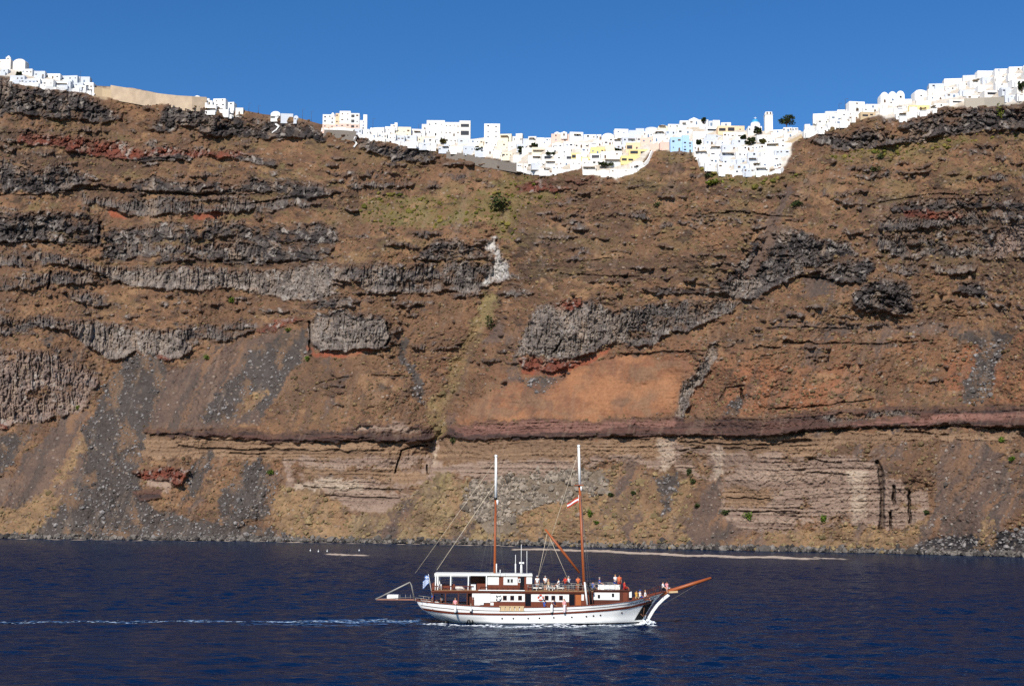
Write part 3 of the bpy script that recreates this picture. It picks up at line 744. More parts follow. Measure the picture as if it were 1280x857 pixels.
WAKE = mat('wake water', (72, 112, 160), rough=0.4, var=0.2, scale=0.6)
def flecks(name, pts, size, flat, material, label=None):
    """many small irregular crests of foam"""
    vs, fs = [], []
    for (x, y), s in zip(pts, size):
        k = len(vs); n = 7; a0 = random.random()*6.28
        el = random.uniform(1.2, 2.6); z0 = float(sea_z(x, y))+.012
        for j in range(n):
            a = a0+2*math.pi*j/n; r = s*random.uniform(.55, 1.3)
            vs.append((x+el*r*math.cos(a), y+r*math.sin(a), z0))
        vs.append((x, y, z0+flat*s*random.uniform(.6, 1.4)))
        fs += [(k+j, k+(j+1) % n, k+n) for j in range(n)]
    me = bpy.data.meshes.new(name); me.from_pydata(vs, [], fs); me.materials.append(material); me.update()
    return tag(link_mesh(name, me), kind='stuff')
def strand(poly, width, n, dens=None):
    out = []
    xs_ = [p[0] for p in poly]; ys_ = [p[1] for p in poly]
    while len(out) < n:
        px = random.uniform(xs_[0], xs_[-1])
        if dens and random.random() > np.interp(px, *dens)*(0.55+0.9*float(vn(np.array(px/11.0), np.array(.5), 91))): continue
        py = np.interp(px, xs_, ys_)+random.gauss(0, width)+0.4*math.sin(px*.09)
        out.append(on_water(px, py))
    return out
main = [(-80, 778), (0, 777.6), (130, 776.6), (260, 776.0), (330, 776.9), (420, 776.8), (470, 776.4), (525, 775.6)]
p = strand(main, 0.5, 520, ([-80, 60, 100, 140, 180, 260, 300, 400, 470, 525], [.25, .35, .3, .55, .15, .7, .6, .8, 1, 1]))
flecks('wake_foam', p, [random.uniform(.05, .17) for _ in p], .15, mat('thin wake foam', (186, 208, 228), rough=.6, var=.1))
p = strand(main, 0.7, 700, ([-80, 200, 300, 525], [.2, .4, .8, 1]))+strand([(400, 774.6), (470, 774.6), (525, 773.4)], .5, 100)+strand([(300, 780), (430, 780.4), (530, 779.4)], .8, 150)
flecks('wake_ripple', p, [random.uniform(.1, .3) for _ in p], .06, WAKE)
p = strand([(640, 782.2), (700, 781.6), (800, 781.8), (818, 780.6)], .6, 210, ([640, 690, 720, 818], [.2, .7, .9, 1]))+strand([(530, 780), (600, 782), (660, 782.4)], .7, 120)
flecks('hull_foam', p, [random.uniform(.07, .2) for _ in p], .3, FOAM)
SLICK = mat('foam and slick reflection', (182, 164, 146), rough=0.7, var=0.15, scale=.3)  # pale slick tone imitates the cliff's reflection; foam strands share it
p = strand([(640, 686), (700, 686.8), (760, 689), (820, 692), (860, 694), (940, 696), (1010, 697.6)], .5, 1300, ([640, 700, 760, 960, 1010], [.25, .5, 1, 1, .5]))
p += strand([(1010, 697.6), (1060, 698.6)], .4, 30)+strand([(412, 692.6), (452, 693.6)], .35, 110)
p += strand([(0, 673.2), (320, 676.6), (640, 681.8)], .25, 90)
flecks('foam_and_slick', p, [random.uniform(.5, 1.5) for _ in p], .12, SLICK)
BUOY = mat('buoy white', (226, 224, 218), rough=.4)
for i, (bx, by) in enumerate(((388, 688.2), (398, 689.4), (409, 689.0), (449, 688.2))):
    wx_, wy_ = on_water(bx, by)
    b_ = MB(); b_.ball((0, 0, .18), .26, .26, .3, 12, 8); b_.tube([(0, 0, .5), (0, 0, .85)], .06)
    o = b_.build('buoy', BUOY, None, (wx_, wy_, 0))
    tag(o, ['white mooring buoy afloat near the shore, leftmost of four', 'white mooring buoy afloat near the shore, second of four from left', 'white mooring buoy afloat near the shore, third of four from left',
            'white mooring buoy afloat on its own, just above the short pale streak'][i], 'buoy', 'mooring buoys off the shore')
# ------------------------------------------------------------------ the town along the rim
WHITE = mat('whitewash', (232, 230, 226), rough=0.9, var=0.05, scale=.35)
WHITE2 = mat('old whitewash', (226, 221, 213), rough=0.9, var=0.08, scale=.35)
CREAM = mat('cream plaster', (228, 216, 192), rough=.9, var=.06, scale=.4)
PEACH = mat('peach plaster', (230, 198, 162), rough=.9, var=.06, scale=.4)
PINK = mat('pink plaster', (222, 190, 174), rough=.9, var=.06, scale=.4)
YELLOW = mat('yellow plaster', (228, 206, 144), rough=.9, var=.06, scale=.4)
BLUE = mat('pale blue plaster', (170, 202, 230), rough=.9, var=.06, scale=.4)
TAN = mat('tan stone', (190, 168, 136), rough=.95, var=.15, scale=1.2, bump=.4)
GREYSTONE = mat('grey stone', (120, 112, 104), rough=.95, var=.2, scale=1.2, bump=.4)
DOMEBLUE = mat('dome blue paint', (60, 150, 196), rough=.5, var=.06)
DARKGLASS = mat('window glass and loggia shade', (46, 46, 48), rough=.3, var=.2, spec=.5)
SHUTTER = mat('brown shutter', (96, 78, 62), rough=.6, var=.2)
BLUEDOOR = mat('blue door paint', (96, 116, 140), rough=.5, var=.1)
CANE = mat('cane roof', (112, 92, 66), rough=.95, var=.2)
SHADEWHITE = mat('shaded whitewash', (198, 202, 208), rough=.9, var=.06, scale=.35)  # whitewash with the grey of shaded walls painted in
COLNAME = {'w': (WHITE, 'white'), 'o': (WHITE2, 'off-white'), 'c': (CREAM, 'cream'), 'p': (PEACH, 'peach'), 'k': (PINK, 'pink'), 'y': (YELLOW, 'yellow'), 'b': (BLUE, 'pale blue'), 't': (TAN, 'tan stone'), 'g': (SHADEWHITE, 'shade-toned white')}
vr = random.Random(3)
def terrain_point(px, py):
    d = float(depth(px, py)); x, y, z = at(px, py, d)
    return float(x), float(y), float(z), d
def arch_prism(mb, xc, z0, w, h, y0, y1, n=6):
    """an opening with a round head, as a thin solid from y0 to y1"""
    pr = [(-w/2, 0), (w/2, 0)]+[(w/2*math.cos(math.pi*k/n), h-w/2+w/2*math.sin(math.pi*k/n)) for k in range(n+1)]
    m_ = len(pr)
    vs = [(xc+a, y0, z0+b) for a, b in pr]+[(xc+a, y1, z0+b) for a, b in pr]
    fs = [tuple(range(m_)), tuple(reversed(range(m_, 2*m_)))]+[(i, i+m_, (i+1) % m_+m_, (i+1) % m_) for i in range(m_)]
    mb.add(vs, fs)
HOUSES = []; ROWID = [0]
def house(xl, xr, yb, yt, colour='w', roof='flat', storeys=None, win=None, rot=None, deep=None, ground=None, name='house', lab=None, cat='house', grp=None, sect=None, door=None, wide=0, shut=None, rowid=0):
    xc = (xl+xr)/2
    x, y, z, d = terrain_point(xc, yb)
    m_px = d/F*math.cos(0.2)**-1
    w, h = (xr-xl)*m_px*0.99, (yb-yt)*m_px
    rot = vr.uniform(-.16, .10) if rot is None else rot
    dp = deep or vr.uniform(4.5, 6.5)
    w = max(2.2, (w-abs(math.sin(rot))*dp*.5)/math.cos(rot))
    body = h if roof in ('flat', 'step') else h*0.68
    if roof == 'step': body = h*.62
    M_ = COLNAME[colour][0]
    root = empty(name, (x, y, z), rot)
    storeys = storeys or max(1, int(round(body/3.3)))
    t = 0.25
    b = MB(); z1, zr = body, body-0.35
    # walls with a parapet round a sunken roof
    b.add([(-w/2,0,-1.6),(w/2,0,-1.6),(w/2,dp,-1.6),(-w/2,dp,-1.6),(-w/2,0,z1),(w/2,0,z1),(w/2,dp,z1),(-w/2,dp,z1),
           (-w/2+t,t,z1),(w/2-t,t,z1),(w/2-t,dp-t,z1),(-w/2+t,dp-t,z1),(-w/2+t,t,zr),(w/2-t,t,zr),(w/2-t,dp-t,zr),(-w/2+t,dp-t,zr)],
          [(0,3,2,1),(0,1,5,4),(1,2,6,5),(2,3,7,6),(3,0,4,7),(4,5,9,8),(5,6,10,9),(6,7,11,10),(7,4,8,11),(8,9,13,12),(9,10,14,13),(10,11,15,14),(11,8,12,15),(12,13,14,15)])
    b.build('wall', M_, root)
    if ground:
        g = MB(); g.box(-w/2-.04, -.05, -2.9, w/2+.04, dp*.5, min(body*.36, 3.1)); g.build('ground_floor', COLNAME[ground][0], root)
    if roof == 'vault':
        v = MB(); n = 9; rr = w/2-.05; hh = h-body
        vs = [(rr*math.cos(math.pi*k/n), yy, body-.3+(hh+.3)*math.sin(math.pi*k/n)) for yy in (.12, dp-.12) for k in range(n+1)]
        fs = [(k, k+1, n+2+k, n+1+k) for k in range(n)]+[tuple(reversed(range(n+1))), tuple(range(n+1, 2*n+2))]
        v.add(vs, fs, False); v.build('vaulted_roof', M_, root)
    elif roof == 'dome':
        v = MB(); rr = min(w, dp)*.40; v.ball((0, dp/2, body-.4), rr, rr, h-body+.4, 16, 7, 0.0); v.build('dome', M_, root)
    elif roof == 'step':
        v = MB(); s0 = vr.choice([-1, 1]); v.box(s0*w/2-.06*s0, .9, body-.34, -s0*w*vr.uniform(-.1, .25), dp-.4, h); v.build('upper_storey', M_, root)
    elif roof == 'gable':
        v = MB(); v.add([(-w/2-.1, -.1, body-.02), (w/2+.1, -.1, body-.02), (w/2+.1, dp, body-.02), (-w/2-.1, dp, body-.02), (0, -.1, h), (0, dp, h)], [(0, 1, 4), (1, 2, 5, 4), (2, 3, 5), (3, 0, 4, 5), (0, 3, 2, 1)]); v.build('gable_roof', M_, root)
    # openings
    fh = body/storeys; nw = 0
    tot = win if win is not None else vr.choice([0, 1, 1, 2, 2, 3]) if w < 9 else vr.choice([1, 2, 3, 3, 4])
    for s_ in range(storeys):
        k = tot
        for i in range(k):
            slot = w/k
            cx = (-w/2)+(i+.5)*slot+(vr.uniform(-.22, .22)*slot if win is None else 0)
            big = wide and (i < wide)
            kind = vr.random()
            q = MB(); zb = s_*fh
            sh = shut or (DARKGLASS if kind < .5 else (SHUTTER if kind < .85 else BLUEDOOR))
            if big:
                ww = slot*.74; q.box(cx-ww/2, -.09, zb+fh*.2, cx+ww/2, .05, zb+fh*vr.uniform(.5, .75)); q.build('loggia_shade', DARKGLASS, root)  # dark slab stands for the shade inside a loggia or terrace
            elif s_ == 0 and (door or (door is None and i == k//2 and kind > .6)):
                arch_prism(q, cx, .05, min(1.0, slot*.7), min(1.9, fh*.7), -.06, .06); q.build('door', sh, root)
            else:
                ww = min(vr.uniform(.55, 1.5), slot*.6); hh = min(vr.uniform(.55, 1.05), fh*.4); zo = fh*vr.uniform(.28, .5)
                q.box(cx-ww/2, -.06, zb+zo, cx+ww/2, .06, zb+zo+hh)
                q.build('window', sh, root)
            nw += 1
    if lab is None and vr.random() < .6:      # a walled terrace in front
        tw = w*vr.uniform(.35, 1.0); tx = vr.uniform(-.5, .5)*(w-tw); td = vr.uniform(1.2, 2.6); th = vr.uniform(.5, 1.1)
        q = MB(); q.box(tx-tw/2, -td, -2.2, tx+tw/2, -.003, th-.35); q.box(tx-tw/2, -td-.2, -2.2, tx+tw/2, -td-.003, th); q.build('terrace', M_, root)
        if vr.random() < .22:
            q = MB(); q.box(tx-tw/2+.2, -td+.1, th+1.5, tx+tw/2-.2, -.02, th+1.62)
            for e in (-1, 1): q.box(tx+e*(tw/2-.3)-.06, -td+.15, th-.34, tx+e*(tw/2-.3)+.06, -td+.27, th+1.495)
            q.build('pergola', CANE, root)
    info = dict(root=root, colour=COLNAME[colour][1], storeys=storeys, roof=roof, px=xc, py=(yb+yt)/2, sect=sect, w=xr-xl, base=yb, row=rowid)
    tag(root, lab, cat, grp)
    if lab is None: HOUSES.append(info)
    return root
def row(sect, pts, h, wmin, wmax, pal, roofs='fffffs', x0=None, x1=None, gap=.01, **kw):
    wmin *= 1.12; wmax *= 1.25; roofs = roofs.replace('v', 'f', 1) if roofs.count('v') > 1 else roofs
    X_ = [p[0] for p in pts]; Y_ = [p[1] for p in pts]
    x = X_[0] if x0 is None else x0; end = X_[-1] if x1 is None else x1
    ROWID[0] += 1
    while x < end-wmin*.55:
        w = vr.uniform(wmin, wmax)
        if x+w > end-wmin*.4: w = end-x
        yb = float(np.interp(x+w/2, X_, Y_))+vr.uniform(-1.0, 1.0)
        rf = {'f': 'flat', 's': 'step', 'v': 'vault', 'd': 'dome'}[vr.choice(roofs)]
        hh = h*vr.uniform(.74, 1.16)*(1.18 if rf in ('step',) else 1.0)
        cc = vr.choice(pal)
        if cc == 'w' and vr.random() < .22: cc = 'g'  # some white houses take the painted-shade tone
        house(x, x+w*(1-gap), yb, yb-hh, cc, rf, sect=sect, rowid=ROWID[0], wide=(1 if vr.random() < .10 else 0), **kw)
        x += w
# far left, on the dark lava
S1 = 'at the far left'
house(-16, 14, 85.5, 74, 'o', 'flat', lab='off-white block at the far left edge, beside the small dome', win=1)
house(7, 13, 77, 68.5, 'w', 'dome', lab='tiny white domed belfry rising behind the block at far left', win=1, name='belfry', cat='belfry', deep=3)
house(15, 32, 86, 73, 'o', 'vault', lab='large off-white vaulted building topping the far left houses', win=0)
row(S1, [(-40, 93), (10, 93)], 6, 13, 19, 'w', 'f')
row(S1, [(27, 94), (60, 98), (100, 103), (118, 108)], 8, 12, 18, 'wwwo', 'f')
row(S1, [(8, 96), (26, 103), (60, 107), (117, 112.5)], 7.5, 11, 16, 'www', 'f', x0=12)
row(S1, [(24, 104), (70, 109), (96, 112), (118, 118)], 8, 12, 18, 'wwwo', 'f')
# beside the long pale wall
S2 = 'right of the pale wall'
house(240, 250, 125, 118, 'w', 'dome', lab='small white dome standing on the pale stone wall', win=0)
row(S2, [(254, 131), (275, 134), (293, 139)], 9.5, 10, 14, 'ww'); row(S2, [(256, 139), (276, 144), (292, 146)], 8.5, 9, 13, 'ww'); 
house(294, 304, 143, 134.5, 'o', 'flat', lab='small off-white cube house just right of the larger white cluster', win=1)
S3 = 'in lone cluster left of hotel'
row(S3, [(338, 149), (356, 150), (373, 152)], 10, 9, 13, 'w', 'vf')
# the hotel
house(403, 415, 161, 142.5, 'w', 'flat', storeys=3, win=2, ground='k', lab='white left wing of the hotel, pink at ground level', name='hotel_wing', cat='hotel', rot=0)
house(411, 419, 161, 138.5, 'w', 'dome', storeys=3, win=1, lab='white domed tower between the hotel wings', name='hotel_tower', cat='tower', rot=0, ground='k', deep=6)
house(419, 430, 161, 141, 'p', 'flat', storeys=3, win=3, ground='k', lab='peach middle wing of the hotel with three floors of windows', name='hotel_wing', cat='hotel', rot=0)
house(424, 438, 160.5, 138, 'w', 'flat', storeys=3, win=2, ground='k', lab='tallest white block of the hotel, flat topped', name='hotel_wing', cat='hotel', rot=0, deep=9)
house(438, 449, 161, 141, 'w', 'flat', storeys=3, win=2, ground='k', lab='white right wing of the hotel with wide dark balconies', name='hotel_wing', cat='hotel', rot=0, wide=1)
house(449, 459, 163, 142, 'w', 'step', storeys=3, win=1, lab='white stepped block at the right end of the hotel', name='hotel_wing', cat='hotel', rot=0.08)
row('below the hotel right end', [(443, 168), (462, 170)], 8, 8, 11, 'ww')
S5 = 'right of the hotel'
row(S5, [(462, 164), (488, 166), (532, 170)], 8.5, 11, 17, 'wwc', 'fff'); house(488, 497, 160, 152.5, 'w', 'step', lab='small white stepped tower above the low row right of the hotel', win=1)
row(S5, [(458, 171.5), (480, 175), (506, 178)], 8, 10, 15, 'wwo'); row(S5, [(505, 176), (532, 178)], 8, 10, 14, 'wc'); row(S5, [(506, 182), (546, 185)], 6.5, 10, 15, 'ww', 'f')
# white block with a roof terrace
house(527, 535, 163, 155, 'w', 'flat', lab='small white annex on the left of the big white block', win=1)
house(533, 556, 170, 149.8, 'w', 'flat', storeys=2, win=3, lab='big white two-storey block, left part, with a row of dark windows', name='apartment_block', cat='apartments', rot=0, shut=DARKGLASS)
house(555, 575, 170.5, 152.3, 'w', 'flat', storeys=2, win=4, lab='big white block, middle part, slightly lower than its neighbours', name='apartment_block', cat='apartments', rot=0, shut=SHUTTER)
house(574, 588, 171, 150.2, 'o', 'flat', storeys=2, win=1, wide=1, lab='big off-white block, right part, with a wide dark loggia', name='apartment_block', cat='apartments', rot=0)
S6 = 'below the big white block'
row(S6, [(530, 178), (560, 179), (606, 182)], 8, 9, 15, 'wwoc'); row(S6, [(548, 188), (600, 193), (612, 196)], 9, 10, 16, 'wwo')
house(605, 625, 174, 154, 'w', 'flat', storeys=3, win=2, lab='tall square white house standing above the rooftops alone', name='tower_house', cat='house', rot=0, shut=DARKGLASS)
S7 = 'by the tall square house'
row(S7, [(624, 174), (648, 178), (662, 181)], 9.5, 9, 14, 'woc'); row(S7, [(606, 183), (660, 189)], 8.5, 9, 14, 'wwoc'); row(S7, [(604, 192.5), (632, 197), (660, 201)], 8.5, 9, 14, 'wwc'); row(S7, [(626, 202), (645, 209), (662, 213)], 8, 8, 12, 'ww')
# the middle of the town
S8 = 'in the town centre'
house(689, 712, 178.5, 167, 'k', 'flat', lab='pink house with two white domes behind it', win=2, wide=0, rot=0)
house(693, 701, 170, 163.5, 'w', 'dome', lab='left of the twin white domes above the pink house', win=1, deep=4); house(701, 709, 170, 163, 'w', 'dome', lab='right of the twin white domes above the pink house', win=1, deep=4)
row(S8, [(660, 178), (690, 178.5)], 7, 9, 13, 'wwo', 'ffv'); row(S8, [(712, 175), (752, 174)], 8, 10, 15, 'wwo', 'ffv'); house(752, 768, 178, 166, 'o', 'vault', lab='off-white barrel-vaulted house on the skyline of the town centre', win=2)
row(S8, [(768, 171), (806, 166)], 8.5, 10, 15, 'wwo', 'ffvs')
row(S8, [(660, 187), (700, 186), (760, 182), (806, 177)], 8.5, 9, 15, 'wwwo', 'ffffsvd')
row(S8, [(652, 194), (700, 194), (714, 193)], 8.5, 9, 14, 'wwwc'); house(714, 727, 199, 191, 'y', 'flat', wide=1, win=2, lab='yellow house with a dark loggia, lower left of two yellow neighbours'); house(738, 756, 193, 183.5, 'y', 'flat', win=3, lab='yellow house with a row of windows, upper right of its neighbours')
row(S8, [(727, 192), (738, 191)], 8, 10, 12, 'w'); row(S8, [(756, 190), (782, 186)], 8, 9, 13, 'wwc')
house(782, 801, 188, 178, 'p', 'flat', wide=1, win=2, lab='peach house with a dark opening above the yellow terraces')
row(S8, [(660, 202), (720, 201), (734, 200)], 8.5, 9, 15, 'wwwo', 'ffffsvd'); house(726, 737, 203, 196, 'y', 'flat', win=2, lab='small yellow house low in the town, beside white walls')
row(S8, [(737, 199), (778, 196)], 8, 9, 14, 'wwo')
house(786, 812, 193.5, 186.5, 'y', 'flat', wide=2, win=2, lab='long yellow house with dark loggias, upper of two'); house(776, 801, 202.5, 194.5, 'y', 'flat', wide=2, win=3, lab='long yellow house with dark loggias, lower of two')
row(S8, [(664, 209.5), (700, 207.5), (738, 206)], 8, 10, 15, 'wwwo', 'ffffsv'); row(S8, [(674, 216), (704, 213)], 7.5, 10, 14, 'ww', 'f')
row(S8, [(737, 207.5), (778, 206)], 7.5, 12, 17, 'wwo', 'fv'); row(S8, [(728, 213), (745, 217), (770, 218.5), (800, 211)], 7.5, 13, 20, 'wwo', 'fv')
house(790, 806, 209, 201, 'w', 'vault', lab='white vaulted house at the tip of the gully beside the brown knoll', win=1)
# pale blue house and the skyline above it
S9 = 'above the brown knoll'
row(S9, [(806, 165), (862, 159)], 8, 10, 15, 'wwoc', 'ffv'); house(861, 874, 156, 146.5, 'w', 'gable', lab='white gabled chapel on the skyline above the pale blue house', win=2, name='chapel', cat='chapel', rot=0)
row(S9, [(804, 172.5), (866, 167)], 7.5, 9, 14, 'wwko', 'ffs'); row(S9, [(800, 180), (840, 176.5)], 8, 9, 13, 'wwkk', 'f'); row(S9, [(812, 188), (838, 186)], 8.5, 10, 14, 'kw', 'f')
house(838, 853, 189, 171, 'b', 'flat', storeys=2, win=2, lab='pale blue house, left half, above the brown knoll', rot=0); house(853, 866, 190, 168, 'b', 'step', storeys=3, win=2, lab='pale blue house, taller right half, above the brown knoll', rot=0)
# the white stack below the church
S10 = 'in stack below church'
row(S10, [(874, 157), (892, 158)], 7, 9, 11, 'wo'); house(891, 900, 157, 150, 'w', 'flat', lab='small white cube on the skyline left of the church', win=0); house(901, 914, 157.5, 153, 'o', 'flat', lab='low off-white house on the skyline left of the church', win=1)
house(882, 898, 165, 158, 'w', 'flat', wide=1, win=1, lab='white house with a wide dark opening beside the orange house'); house(897, 931, 165.5, 157, 'p', 'flat', win=3, wide=2, lab='long orange-peach house with dark loggias left of the church')
row(S10, [(866, 173.5), (932, 173)], 7.5, 11, 17, 'www', 'ffs'); row(S10, [(866, 181), (932, 181)], 7.5, 11, 17, 'www', 'ffs'); row(S10, [(866, 188.5), (930, 189)], 7.5, 11, 17, 'www', 'ffs')
row(S10, [(930, 188), (962, 187), (990, 185.5)], 7.5, 10, 15, 'www', 'f'); row(S10, [(868, 196), (930, 197), (987, 194)], 7.5, 11, 17, 'www', 'ffs'); row(S10, [(874, 204), (930, 204.5), (982, 202)], 7.5, 11, 17, 'www', 'ffs')
row(S10, [(881, 210.5), (930, 211.5), (977, 209)], 7.5, 11, 17, 'www', 'f'); row(S10, [(898, 216), (930, 217), (962, 216)], 6.5, 11, 17, 'www', 'f')
# church with blue dome, bell tower
x, y, z, d = terrain_point(944, 166); mp = d/F*1.02
ch = tag(empty('church', (x, y, z), 0), 'white church with a blue dome and cross beside the bell tower', 'church')
b = MB(); w2 = 8.6*mp
b.box(-w2, 0, -3, w2, 9, 8.5*mp); b.build('wall', WHITE, ch)
b = MB(); b.box(-w2*.66, -1.2, -3, w2*.66, -.02, 11*mp); b.build('porch', WHITE, ch)
b = MB(); b.lathe([(5.6*mp, 8.4*mp), (5.6*mp, 15*mp), (5.3*mp, 15.6*mp)], (2.2*mp, 4.4, 0), 20); dr = b.build('drum', WHITE, ch)
b = MB(); b.ball((2.2*mp, 4.4, 15.5*mp), 5.2*mp, 5.2*mp, 5.0*mp, 20, 8, 0.0); b.build('dome', DOMEBLUE, ch)
b = MB(); cz = 20.3*mp; b.box(2.2*mp-.1, 4.3, cz, 2.2*mp+.1, 4.5, cz+3*mp); b.box(2.2*mp-.7, 4.28, cz+1.5*mp, 2.2*mp+.7, 4.52, cz+2.0*mp); b.build('cross', WHITE, ch)
b = MB(); arch_prism(b, 0, 2*mp, 3.2*mp, 6.2*mp, -1.28, -1.15); b.build('door', DARKGLASS, ch)
for k in (-1, 1):
    b = MB(); arch_prism(b, k*w2*.8, 3*mp, 1.3*mp, 3*mp, -.06, .05); b.build('window', DARKGLASS, ch)
x, y, z, d = terrain_point(961.5, 164); mp = d/F*1.02
bt = tag(empty('bell_tower', (x, y, z), 0), 'tall plain white bell tower standing right of the blue dome', 'bell tower')
b = MB(); w2 = 4.7*mp; b.box(-w2, 0, -3, w2, 2*w2, 21*mp); b.build('shaft', WHITE, bt)
b = MB(); b.box(-w2-.2, -.2, 21*mp, w2+.2, 2*w2+.2, 21.8*mp); b.build('cornice', WHITE2, bt)
b = MB(); b.box(-w2+.2, .2, 21.8*mp, w2-.2, 2*w2-.2, 25.2*mp); b.build('belfry', WHITE, bt)
b = MB(); b.ball((0, w2, 25.1*mp), w2*.72, w2*.72, 1.2*mp, 14, 5, 0.0); b.build('cap', WHITE, bt)
for k in (-.5, .5):
    b = MB(); arch_prism(b, k*w2*.86, 22.1*mp, 2.0*mp, 2.6*mp, .13, .24); b.build('bell_opening', SHUTTER, bt)
row('below the bell tower', [(966, 167), (998, 165)], 5.5, 9, 13, 'ww', 'f'); row('below the bell tower', [(934, 175), (968, 173), (996, 169.5)], 6, 11, 15, 'wwo', 'f', x0=946); row('below the bell tower', [(958, 180.5), (990, 178)], 5.5, 10, 15, 'wo', 'f')
# right-hand slope
S11 = 'right of the bell tower'
row(S11, [(1005, 172), (1030, 162), (1062, 152.5)], 7.5, 10, 14, 'ww', 'ffs'); row(S11, [(1006, 165), (1030, 155.5), (1062, 147), (1098, 139)], 8, 10, 14, 'wwoo', 'ffs'); row(S11, [(1016, 154), (1036, 147), (1062, 142)], 7.5, 9, 13, 'ww', 'fs')
house(1061, 1082, 139, 126.5, 'w', 'flat', win=1, lab='lone white cube house on the skyline, left of three domes', rot=.1); row(S11, [(1062, 151.5), (1100, 144.5)], 6, 11, 16, 'tot', 'f')
for k, (a, c) in enumerate(((1101, 1111), (1111, 1121), (1121, 1131))):
    house(a, c, 129-k*1.0, 114.5-.8*k, 'w', 'vault', win=1, rot=0, lab=['white vaulted house on the skyline, leftmost of three joined vaults', 'white vaulted house on the skyline, middle of three joined vaults', 'white vaulted house on the skyline, rightmost of three joined vaults'][k])
row(S11, [(1082, 137.5), (1100, 134), (1140, 129)], 6.5, 10, 15, 'wwo', 'f')
house(1143, 1160, 123, 111.5, 'w', 'vault', win=1, lab='white rounded house on the skyline left of the terraced slope')
S12 = 'at the far right'
row(S12, [(1100, 143), (1140, 137), (1165, 129)], 7.5, 10, 15, 'wwo', 'ffs'); row(S12, [(1120, 150), (1134, 149)], 7, 8, 12, 'w', 'f')
house(1136, 1166, 138.5, 131.5, 'y', 'flat', win=5, lab='long pale yellow house above the lava at right', shut=SHUTTER, rot=-.02); row(S12, [(1133, 148.5), (1155, 142.5), (1172, 138)], 7.5, 11, 15, 'ww', 'f')
row(S12, [(1161, 113), (1200, 102.5), (1236, 94), (1290, 86), (1360, 76)], 6.2, 13, 19, 'www', 'ffff'); row(S12, [(1160, 121), (1200, 110.5), (1240, 102), (1290, 95), (1360, 86)], 6.2, 13, 19, 'wwo', 'ffff')
row(S12, [(1160, 129), (1200, 119), (1240, 110), (1290, 104), (1360, 96)], 6.2, 13, 19, 'www', 'fffs'); row(S12, [(1168, 136.5), (1204, 127.5), (1250, 118), (1290, 112), (1360, 106)], 6.2, 13, 19, 'wwo', 'fffs')
row(S12, [(1256, 126), (1290, 121), (1360, 116)], 6.2, 13, 19, 'ww', 'f')
# labels for the houses of the rows: their look, and their place in their tier
ORD = 'first second third fourth fifth sixth seventh eighth ninth tenth eleventh twelfth thirteenth fourteenth fifteenth sixteenth seventeenth eighteenth nineteenth twentieth'.split()
RN = {'flat': 'flat-roofed', 'step': 'stepped', 'vault': 'vaulted', 'dome': 'domed'}
bysect = {}
for h_ in HOUSES:
    h_['below'] = h_['base']-float(ridge_y(h_['px']))
    bysect.setdefault(h_['sect'], {}).setdefault(h_['row'], []).append(h_)
for s_, rows_ in bysect.items():
    tiers = []
    for hs_ in sorted(rows_.values(), key=lambda q: sum(h['below'] for h in q)/len(q)):
        mb_ = sum(h['below'] for h in hs_)/len(hs_); span = (min(h['px'] for h in hs_), max(h['px'] for h in hs_))
        if tiers and mb_-tiers[-1][0] < 3.5 and all(span[1] < a0 or span[0] > a1 for a0, a1 in tiers[-1][2]):
            tiers[-1][1].extend(hs_); tiers[-1][2].append(span)
        else: tiers.append([mb_, list(hs_), [span]])
    for t_, (_, hs_, _) in enumerate(tiers):
        hs_.sort(key=lambda q: q['px'])
        tn = '' if len(tiers) == 1 else (' in top tier' if t_ == 0 else (' in lowest tier' if t_ == len(tiers)-1 else f' in {ORD[t_]} tier'))
        for i, h_ in enumerate(hs_):
            pos = 'alone' if len(hs_) == 1 else ('leftmost' if i == 0 else ('rightmost' if i == len(hs_)-1 else f'{ORD[i]} from left'))
            h_['root']['label'] = f"{h_['colour']} {RN[h_['roof']]} house, {pos}{tn} {s_}"
            h_['root']['category'] = 'house'; h_['root']['group'] = 'whitewashed houses along the rim'
# walls along the rim
def wall_run(name, pts, h, m_, label, thick=1.2):
    if m_ is WHITE:
        X_ = []
        for (x0, y0), (x1, y1) in zip(pts[:-1], pts[1:]):
            n = max(1, int(math.hypot(x1-x0, y1-y0)/6))
            for k in range(n): X_.append((x0+(x1-x0)*(k+vr.uniform(0, .6))/n, y0+(y1-y0)*k/n+vr.uniform(-.6, 1.0)))
        X_.append(pts[-1]); c = terrain_point(*X_[len(X_)//2]); b = MB()
        for p, q in zip(X_[:-1], X_[1:]):
            A_, B_ = terrain_point(*p), terrain_point(*q); k = h*vr.uniform(.5, 1.25)*A_[3]/F
            b.bar((A_[0]-c[0], A_[1]-c[1]-vr.uniform(.2, .9), A_[2]-c[2]+k/2-.7), (B_[0]-c[0], B_[1]-c[1]-.5, B_[2]-c[2]+k/2-.7), .8, k+1.4)
        return tag(b.build(name, m_, None, c[:3]), label, 'wall')
    c = terrain_point(*pts[len(pts)//2])
    b = MB(); P_ = [terrain_point(*p) for p in pts]
    vs = []
    for (x, y, z, d) in P_:
        k = h*d/F
        vs += [(x, y-.6, z-2.5), (x, y-.6, z+k), (x, y-.6+thick, z+k), (x, y-.6+thick, z-2.5)]
    fs = []
    for i in range(len(P_)-1):
        for j in range(4): fs.append((i*4+j, i*4+(j+1) % 4, (i+1)*4+(j+1) % 4, (i+1)*4+j))
    fs += [(3, 2, 1, 0), tuple(len(vs)-4+j for j in range(4))]
    b.add([(v[0]-c[0], v[1]-c[1], v[2]-c[2]) for v in vs], fs)
    return tag(b.build(name, m_, None, c[:3]), label, 'wall')
wall_run('stone_wall', [(118, 118), (128, 119.5), (140, 121)], 9, TAN, 'tan plastered terrace wall next to the far left white houses')
